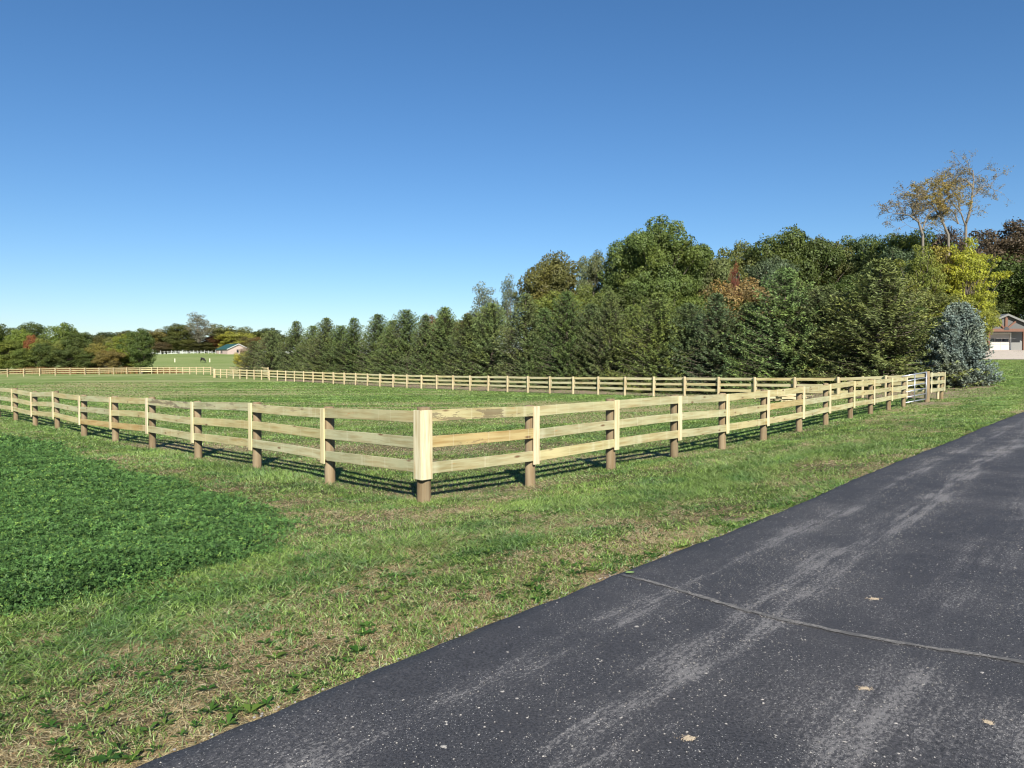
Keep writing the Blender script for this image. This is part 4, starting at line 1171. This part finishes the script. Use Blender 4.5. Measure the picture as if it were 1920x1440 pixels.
farw = [
 (160,622,330,9,dolive,0,'distant tree on the horizon above the left tree line'),
 (200,620,345,10,dgreen,3,'distant dark tree left of the oval tree top'),
 (240,617,350,9,dolive,1,'distant brown green tree beside the oval tree top'),
 (290,612,352,8.5,(.17,.145,.045),2,'distant golden tree behind the meadow, left end'),
 (312,618,356,8,olive,0,'distant olive tree right of the golden one'),
 (335,604,348,10,(.085,.10,.03),3,'wide layered dark olive tree behind the meadow'),
 (398,628,352,6.5,rust,1,'distant rust red tree left of the green roofed barn'),
 (385,640,346,6.5,dolive,1,'low dark tree left of the green roofed barn'),
 (425,604,368,13,olive,0,'broad olive crown on the skyline above the green roof'),
 (442,618,352,9.5,(.27,.27,.06),2,'pale yellow tree directly behind the green roofed barn'),
 (412,622,356,7.5,(.12,.14,.035),1,'green yellow tree behind the left end of the green roof'),
 (466,628,350,7,(.12,.12,.04),2,'olive tree right of the green roofed barn'),
 (478,614,380,10,dgreen,0,'dark distant tree on the horizon right of the barn'),
 (506,612,385,9,dgreen,3,'dark distant tree nearest the first spruces'),
 (486,630,340,6,(.16,.11,.045),1,'russet tree low beside the first spruces'),
 (532,622,380,9,dgreen,2,'distant dark tree behind the third spruce'),
 (355,632,345,7,dolive,0,'distant dark tree under the tall open tree'),
 (305,640,342,6,(.12,.10,.05),1,'low brown tree at the left end of the meadow crest'),
 (370,640,344,7,(.075,.075,.03),2,'dark low tree below the tall open tree'),
]
for px, top, Y, hw, c, kind, lab in farw:
    low = top > 610
    place_tree('broadleaf_tree', SHR[kind % 2], px, top, Y, hw, tuple(x*random.uniform(.95,1.1) for x in c), lab, 'distant trees beyond the meadow', H0=14, R0=5)
place_tree('open_tree', SEMI, 374, 584, 342, 8.0, (.15,.15,.10), 'tall open grey tree on the skyline left of the green roofed barn', H0=14, R0=5)
place_tree('shrub', SHR[0], 456, 655, 148, 1.9, (.30,.29,.06), 'small yellow shrub at the left end of the spruce row', cat='shrub', H0=14, R0=5)
place_tree('shrub', SHR[1], 462, 648, 175, 2.6, (.30,.24,.19), 'pinkish grey shrub above the yellow one beside the barn', cat='shrub', H0=14, R0=5)

# ------------------------------------------------------------------ horse
def horse():
    p = at(380.5, 681, 236); z = tz(p[0], p[1])
    J = {'rump':(-.62,0,1.38),'loin':(-.30,0,1.40),'mid':(.05,0,1.30),'wither':(.42,0,1.36),'chest':(.62,0,1.18),'neck':(.92,0,.92),'poll':(1.16,0,.58),'nose':(1.20,0,.12),'jaw':(1.22,0,.30)}
    vs = []; es = []; rad = []; idx = {}
    def v(n, co, r):
        idx[n] = len(vs); vs.append(co); rad.append(r)
    v('loin', J['loin'], (.30,.34)); v('rump', J['rump'], (.29,.31)); v('mid', J['mid'], (.32,.36)); v('wither', J['wither'], (.25,.33)); v('chest', J['chest'], (.20,.25))
    v('neck', J['neck'], (.11,.17)); v('poll', J['poll'], (.09,.12)); v('jaw', J['jaw'], (.075,.10)); v('nose', J['nose'], (.055,.07))
    es += [('loin','rump'),('loin','mid'),('mid','wither'),('wither','chest'),('chest','neck'),('neck','poll'),('poll','jaw'),('jaw','nose')]
    for s, nm in ((-1,'l'),(1,'r')):
        k = .1*s
        v('st'+nm, (-.60,.17*s,1.0), (.15,.20)); v('hk'+nm, (-.72+k,.17*s,.56), (.07,.08)); v('hs'+nm, (-.66+k,.17*s,.2), (.045,.05)); v('hh'+nm, (-.62+k,.17*s,.04), (.06,.06))
        es += [('rump','st'+nm),('st'+nm,'hk'+nm),('hk'+nm,'hs'+nm),('hs'+nm,'hh'+nm)]
        v('el'+nm, (.48,.16*s,.85), (.11,.14)); v('kn'+nm, (.50-k*1.5,.16*s,.48), (.06,.065)); v('fs'+nm, (.49-k*2,.16*s,.2), (.042,.045)); v('fh'+nm, (.51-k*2,.16*s,.04), (.06,.06))
        es += [('wither','el'+nm),('el'+nm,'kn'+nm),('kn'+nm,'fs'+nm),('fs'+nm,'fh'+nm)]
        v('ear'+nm, (1.10,.07*s,.68), (.03,.03)); es += [('poll','ear'+nm)]
    me = bpy.data.meshes.new('horse'); me.from_pydata(vs, [(idx[a], idx[b]) for a, b in es], []); 
    me.materials.append(simple('dark_bay_coat', (.010,.007,.006), .6))
    o = link('horse', me, None, (p[0],p[1],z), (0,0,R(-25)))
    sk = o.modifiers.new('skin', 'SKIN'); o.modifiers.new('sub', 'SUBSURF').levels = 2; o.modifiers['sub'].render_levels = 2
    for i, r_ in enumerate(rad): me.skin_vertices[0].data[i].radius = r_
    me.skin_vertices[0].data[0].use_root = True
    for poly in me.polygons: poly.use_smooth = True
    tag(o, 'dark brown horse grazing with lowered head in the far meadow', 'horse')
    m = MB(); m.tube([(-.88,0,1.36),(-1.0,0,1.15),(-1.0,0,.8),(-.96,0,.5)], [.04,.07,.07,.02], 8); m.build('tail', simple('black_hair', (.012,.01,.01), .8), o, True)
    m = MB(); m.tube([(.42,0,1.60),(.72,0,1.34),(1.0,0,1.0),(1.1,0,.74)], [.02,.05,.05,.02], 6); m.build('mane', simple('black_mane', (.012,.01,.01), .8), o, True)
horse()

# ------------------------------------------------------------------ barn far left
def barn():
    Y = 316; c = at(426.5, 667, Y); zb = tz(c[0], c[1])-.3
    e = empty('barn', (c[0], c[1], zb), R(0)); tag(e, 'pinkish barn with a dark green metal roof on the meadow crest', 'building')
    w, L, h, rise = 9.6, 11.5, 2.2, 2.2
    ga = Vector((math.cos(R(44)), math.sin(R(44)), 0)); la = Vector((-math.cos(R(46)), math.sin(R(46)), 0))   # gable direction, long direction
    base_z = Vector((0,0,0)); up = Vector((0,0,1))
    c00 = base_z; c10 = ga*w; c01 = la*L; c11 = ga*w+la*L
    hh = up*(h+.35); pk = ga*w/2+up*(h+.35+rise); pk2 = pk+la*L
    m = MB()
    vs = [c00,c10,c11,c01,c00+hh,c10+hh,c11+hh,c01+hh,pk,pk2]
    m.add(vs, [(0,1,5,4),(1,2,6,5),(2,3,7,6),(3,0,4,7),(4,5,8),(6,7,9)])
    m.build('wall', simple('pink_brick', (.36,.28,.245), .85, var=.12, scale=3), e)
    rf = MB(); ov = .5; t = up*.18
    sl = (ga*w/2-up*rise)*-1
    def slab(a, b, c_, d):
        rf.add([a,b,c_,d,a+t,b+t,c_+t,d+t], [(0,3,2,1),(4,5,6,7),(0,1,5,4),(1,2,6,5),(2,3,7,6),(3,0,4,7)])
    dn = (ga*-w/2-up*rise).normalized()*ov; dn2 = (ga*w/2-up*rise).normalized()*ov; lo = la*ov
    slab(c00+hh+dn-lo, c01+hh+dn+lo, pk2+lo, pk-lo); slab(pk-lo, pk2+lo, c11+hh+dn2+lo, c10+hh+dn2-lo)
    rf.build('roof', simple('green_metal_roof', (.022,.075,.06), .5, .1), e)
    b = MB()
    for a_, b_ in ((c00+hh+dn-lo*1.05, pk-lo*1.05),(pk-lo*1.05, c10+hh+dn2-lo*1.05)):
        d = (b_-a_); nx = -la*.05
        b.add([a_-up*.1, b_-up*.1, b_+up*.22, a_+up*.22, a_-up*.1+nx, b_-up*.1+nx, b_+up*.22+nx, a_+up*.22+nx], [(0,1,2,3),(7,6,5,4),(0,4,5,1),(1,5,6,2),(2,6,7,3),(3,7,4,0)])
    b.build('barge_board', M['white'], e)
    wn = MB(); q = ga*w*.42+up*1.1-la*.04
    wn.add([q, q+ga*.9, q+ga*.9+up*1.3, q+up*1.3, q-la*.05, q+ga*.9-la*.05, q+ga*.9+up*1.3-la*.05, q+up*1.3-la*.05], [(3,2,1,0),(4,5,6,7),(0,1,5,4),(1,2,6,5),(2,3,7,6),(3,0,4,7)])
    wn.build('window', simple('dark_glass', (.02,.02,.025), .2), e)
    wn = MB(); q = la*5.2+up*.8-ga*.04
    wn.add([q, q+la*1.1, q+la*1.1+up*1.1, q+up*1.1, q-ga*.05, q+la*1.1-ga*.05, q+la*1.1+up*1.1-ga*.05, q+up*1.1-ga*.05], [(3,2,1,0),(4,5,6,7),(0,1,5,4),(1,2,6,5),(2,3,7,6),(3,0,4,7)])
    wn.build('window', simple('dark_glass', (.05,.05,.055), .2), e)
barn()

# ------------------------------------------------------------------ garage with timber portico, right edge
def garage():
    Y = 99; c = at(1885.5, 657.5, Y); zb = 3.46
    e = empty('garage', (c[0], c[1], zb), 0); tag(e, 'grey garage with a timber framed gable porch at the right edge', 'building')
    s = Y/F
    HWr = 50*s*1.0; zp = 84*s+2.15-zb; ze = zp-21*s*1.02
    hw = 3.75; D0 = 0.0; D1 = 11.0; Wd = 2.2     # porch depth
    # roof slabs
    def roofside(sg):
        rf = MB(); x1 = sg*4.1; th = .16; z1 = zp-(zp-ze)/3.6*4.1
        vs = [(0,-.35,zp),(x1,-.35,z1),(x1,D1,z1),(0,D1,zp)]
        rf.add(vs+[(a,b,c_+th) for a,b,c_ in vs], [(0,1,2,3),(7,6,5,4),(0,4,5,1),(1,5,6,2),(2,6,7,3),(3,7,4,0)])
        return rf
    shin = simple('grey_shingles', (.10,.11,.115), .8, var=.25, scale=5)
    r1 = roofside(-1); r2 = roofside(1); r1.V += []; 
    b = len(r1.V); r1.add(r2.V, r2.Fc); rf = r1.build('roof', shin, e)
    fas = MB()
    for sg in (-1,1):
        x1 = sg*4.12; z1 = zp-(zp-ze)/3.6*4.12
        vs = [(0,-.40,zp-.10),(x1,-.40,z1-.10),(x1,-.40,z1+.17),(0,-.40,zp+.17)]
        fas.add(vs+[(a,-.352,c_) for a,b_,c_ in vs], [(0,1,2,3),(7,6,5,4),(0,4,5,1),(1,5,6,2),(2,6,7,3),(3,7,4,0)])
    fas.build('fascia', simple('pale_fascia', (.13,.13,.12), .7), rf)
    # gable infill
    zb2 = 2.9
    gi = MB(); k = (zp-ze)/3.6
    vs = [(-3.7,.12,zb2),(3.7,.12,zb2),(3.7,.12,zp-k*3.7),(0,.12,zp-.01),(-3.7,.12,zp-k*3.7)]
    gi.add(vs+[(a,.2,c_) for a,_,c_ in vs], [(0,1,2,3,4),(9,8,7,6,5),(0,5,6,1),(1,6,7,2),(2,7,8,3),(3,8,9,4),(4,9,5,0)])
    gi.build('gable_panel', simple('grey_siding_shaded', (.085,.085,.08), .8, var=.1), e)  # siding colour set darker to stand in for shade on the front
    tim = simple('stained_timber_shaded', (.12,.052,.028), .6, var=.25, scale=4)  # timber tone also lowered, porch shade put into the colour
    bm_ = MB(); bm_.box(-3.75,3.75,-.1,.1,2.5,2.895); bm_.build('beam', tim, e)
    for x in (-2.32, 2.4):
        m = MB(); m.box(x-.14,x+.14,-.12,.12,.0,2.497); m.build('post', tim, e)
    m = MB(); m.box(-.16,.16,-.08,.1,2.9,zp-.12); m.build('king_post', tim, e)
    for sg in (-1,1):
        m = MB(); a = Vector((sg*.28,0,3.02)); b_ = Vector((sg*1.25,0,3.85)); d = (b_-a).normalized(); nrm = Vector((-d.z,0,d.x))*.11
        q = [a-nrm,b_-nrm,b_+nrm,a+nrm]; m.add([v+Vector((0,-.07,0)) for v in q]+[v+Vector((0,.09,0)) for v in q], [(0,1,2,3),(7,6,5,4),(0,4,5,1),(1,5,6,2),(2,6,7,3),(3,7,4,0)])
        m.build('brace', tim, e)
    m = MB(); n = 14; vs = [(math.cos(math.pi*i/n)*.36, -.14, 2.72+math.sin(math.pi*i/n)*.42) for i in range(n+1)]
    m.add(vs+[(a,-.105,c_) for a,_,c_ in vs], [tuple(range(n+1)), tuple(reversed(range(n+1,2*n+2)))]+[(i,i+1,i+n+2,i+n+1) for i in range(n)]+[(n,0,n+1,2*n+1)])
    m.build('arch_plate', M['metal_dark'], e)
    # back wall, wainscot, door
    wl = MB(); wl.box(-3.9,5.5,Wd,Wd+.2,0,2.9); wl.box(-3.6,-3.4,Wd+.2,D1-.5,0,zp-k*3.6-.05)
    wl.add([(-3.6,Wd,2.9),(3.6,Wd,2.9),(3.6,Wd,zp-k*3.6-.02),(0,Wd,zp-.03),(-3.6,Wd,zp-k*3.6-.02)], [(0,1,2,3,4)])
    wl.build('wall', simple('grey_wall', (.16,.16,.15), .8, var=.08), e)
    wn = MB()
    wn.box(-3.9,-1.25,Wd-.1,Wd-.003,0,1.05)
    for i in range(10): wn.box(-3.86+i*.27,-3.82+i*.27,Wd-.13,Wd-.103,0,1.05)
    wn.build('wainscot', simple('light_wainscot', (.38,.35,.31), .8), e)
    dr = MB(); dr.box(-1.12,1.95,Wd-.05,Wd-.003,.02,2.28)
    for r0, r1 in ((.08,.78),(.9,1.1)):
        for a_, b_ in ((-1.05,.22),(.62,1.88)): dr.box(a_+.08,b_-.08,Wd-.08,Wd-.052,r0,r1)
    for zz in (.85,1.15,1.68): dr.box(-1.12,1.95,Wd-.075,Wd-.052,zz-.02,zz+.02)
    door = dr.build('garage_door', simple('light_door', (.40,.36,.33), .6, var=.05), e)
    for a_ in (-.98,-.02,.94):
        g_ = MB(); g_.box(a_,a_+.85,Wd-.085,Wd-.052,1.22,1.62); g_.build('window', simple('door_glass', (.015,.017,.03), .12), door)
    tr_ = MB(); tr_.box(-1.30,-1.13,Wd-.14,Wd-.003,0,2.45); tr_.box(1.96,2.12,Wd-.14,Wd-.003,0,2.45); tr_.box(-1.127,1.957,Wd-.14,Wd-.003,2.3,2.45)
    tr_.build('door_trim', simple('white_trim', (.68,.66,.60), .6), door)
    w2 = MB(); w2.box(-3.85,-2.6,Wd-.05,Wd-.002,1.35,2.05); w2.build('window', simple('side_glass', (.015,.017,.03), .12), e)
garage()

# a fallen green leaf on the asphalt
lf = ground_at(1182, 1081); m = MB()
n = 9; vs = [(0,0,.004)]
for i in range(n):
    a = 6.283*i/n; r_ = .045*(1 if i % 2 else .7); vs.append((math.cos(a)*r_, math.sin(a)*r_*.8, .004+.01*random.random()))
m.add(vs, [(0,1+i,1+(i+1) % n) for i in range(n)]); o = m.build('fallen_leaf', simple('green_leaf', (.16,.24,.07), .6), None, loc=(lf[0], lf[1], tz(lf[0],lf[1])+.024)); tag(o, 'single green leaf lying on the asphalt edge at the dusty joint', 'leaf')

# ------------------------------------------------------------------ light
SUN_EL = R(31); AZ = math.atan2(-(740-960), 1380)     # shadows run away from the camera, a little to the left
w = bpy.data.worlds.new('World'); scene.world = w; w.use_nodes = True; nt = w.node_tree
for n_ in list(nt.nodes): nt.nodes.remove(n_)
sky = nt.nodes.new('ShaderNodeTexSky'); sky.sky_type = 'NISHITA'; sky.sun_disc = False; sky.sun_elevation = SUN_EL
# sun stands behind the camera, slightly to its right: direction towards it
sd = Vector((math.sin(AZ), -math.cos(AZ), math.tan(SUN_EL))).normalized()
sky.sun_rotation = math.atan2(sd.x, sd.y)
sky.air_density = 1.0; sky.dust_density = .15; sky.ozone_density = 4.0; sky.altitude = 200
bg = nt.nodes.new('ShaderNodeBackground'); bg.inputs[1].default_value = .053
out = nt.nodes.new('ShaderNodeOutputWorld'); hs = nt.nodes.new('ShaderNodeHueSaturation'); hs.inputs['Saturation'].default_value = 1.14; hs.inputs['Hue'].default_value = .497
nt.links.new(sky.outputs[0], hs.inputs['Color']); tm = nt.nodes.new('ShaderNodeMix'); tm.data_type = 'RGBA'; tm.blend_type = 'MULTIPLY'; tm.inputs[0].default_value = 1; tm.inputs[7].default_value = (.89,.945,1.04,1); nt.links.new(hs.outputs[0], tm.inputs[6]); nt.links.new(tm.outputs[2], bg.inputs[0]); nt.links.new(bg.outputs[0], out.inputs[0])
sl = bpy.data.lights.new('sun', 'SUN'); sl.energy = 4.6; sl.angle = R(.5); sl.color = (1, .95, .86)
so = bpy.data.objects.new('sun', sl); col.objects.link(so); so.rotation_euler = (-sd).to_track_quat('-Z', 'Y').to_euler()
scene.view_settings.view_transform = 'Standard'; scene.view_settings.look = 'None'; scene.view_settings.exposure = 1.13
scene.cycles.filter_width = 1.15
scene.render.engine = 'CYCLES'
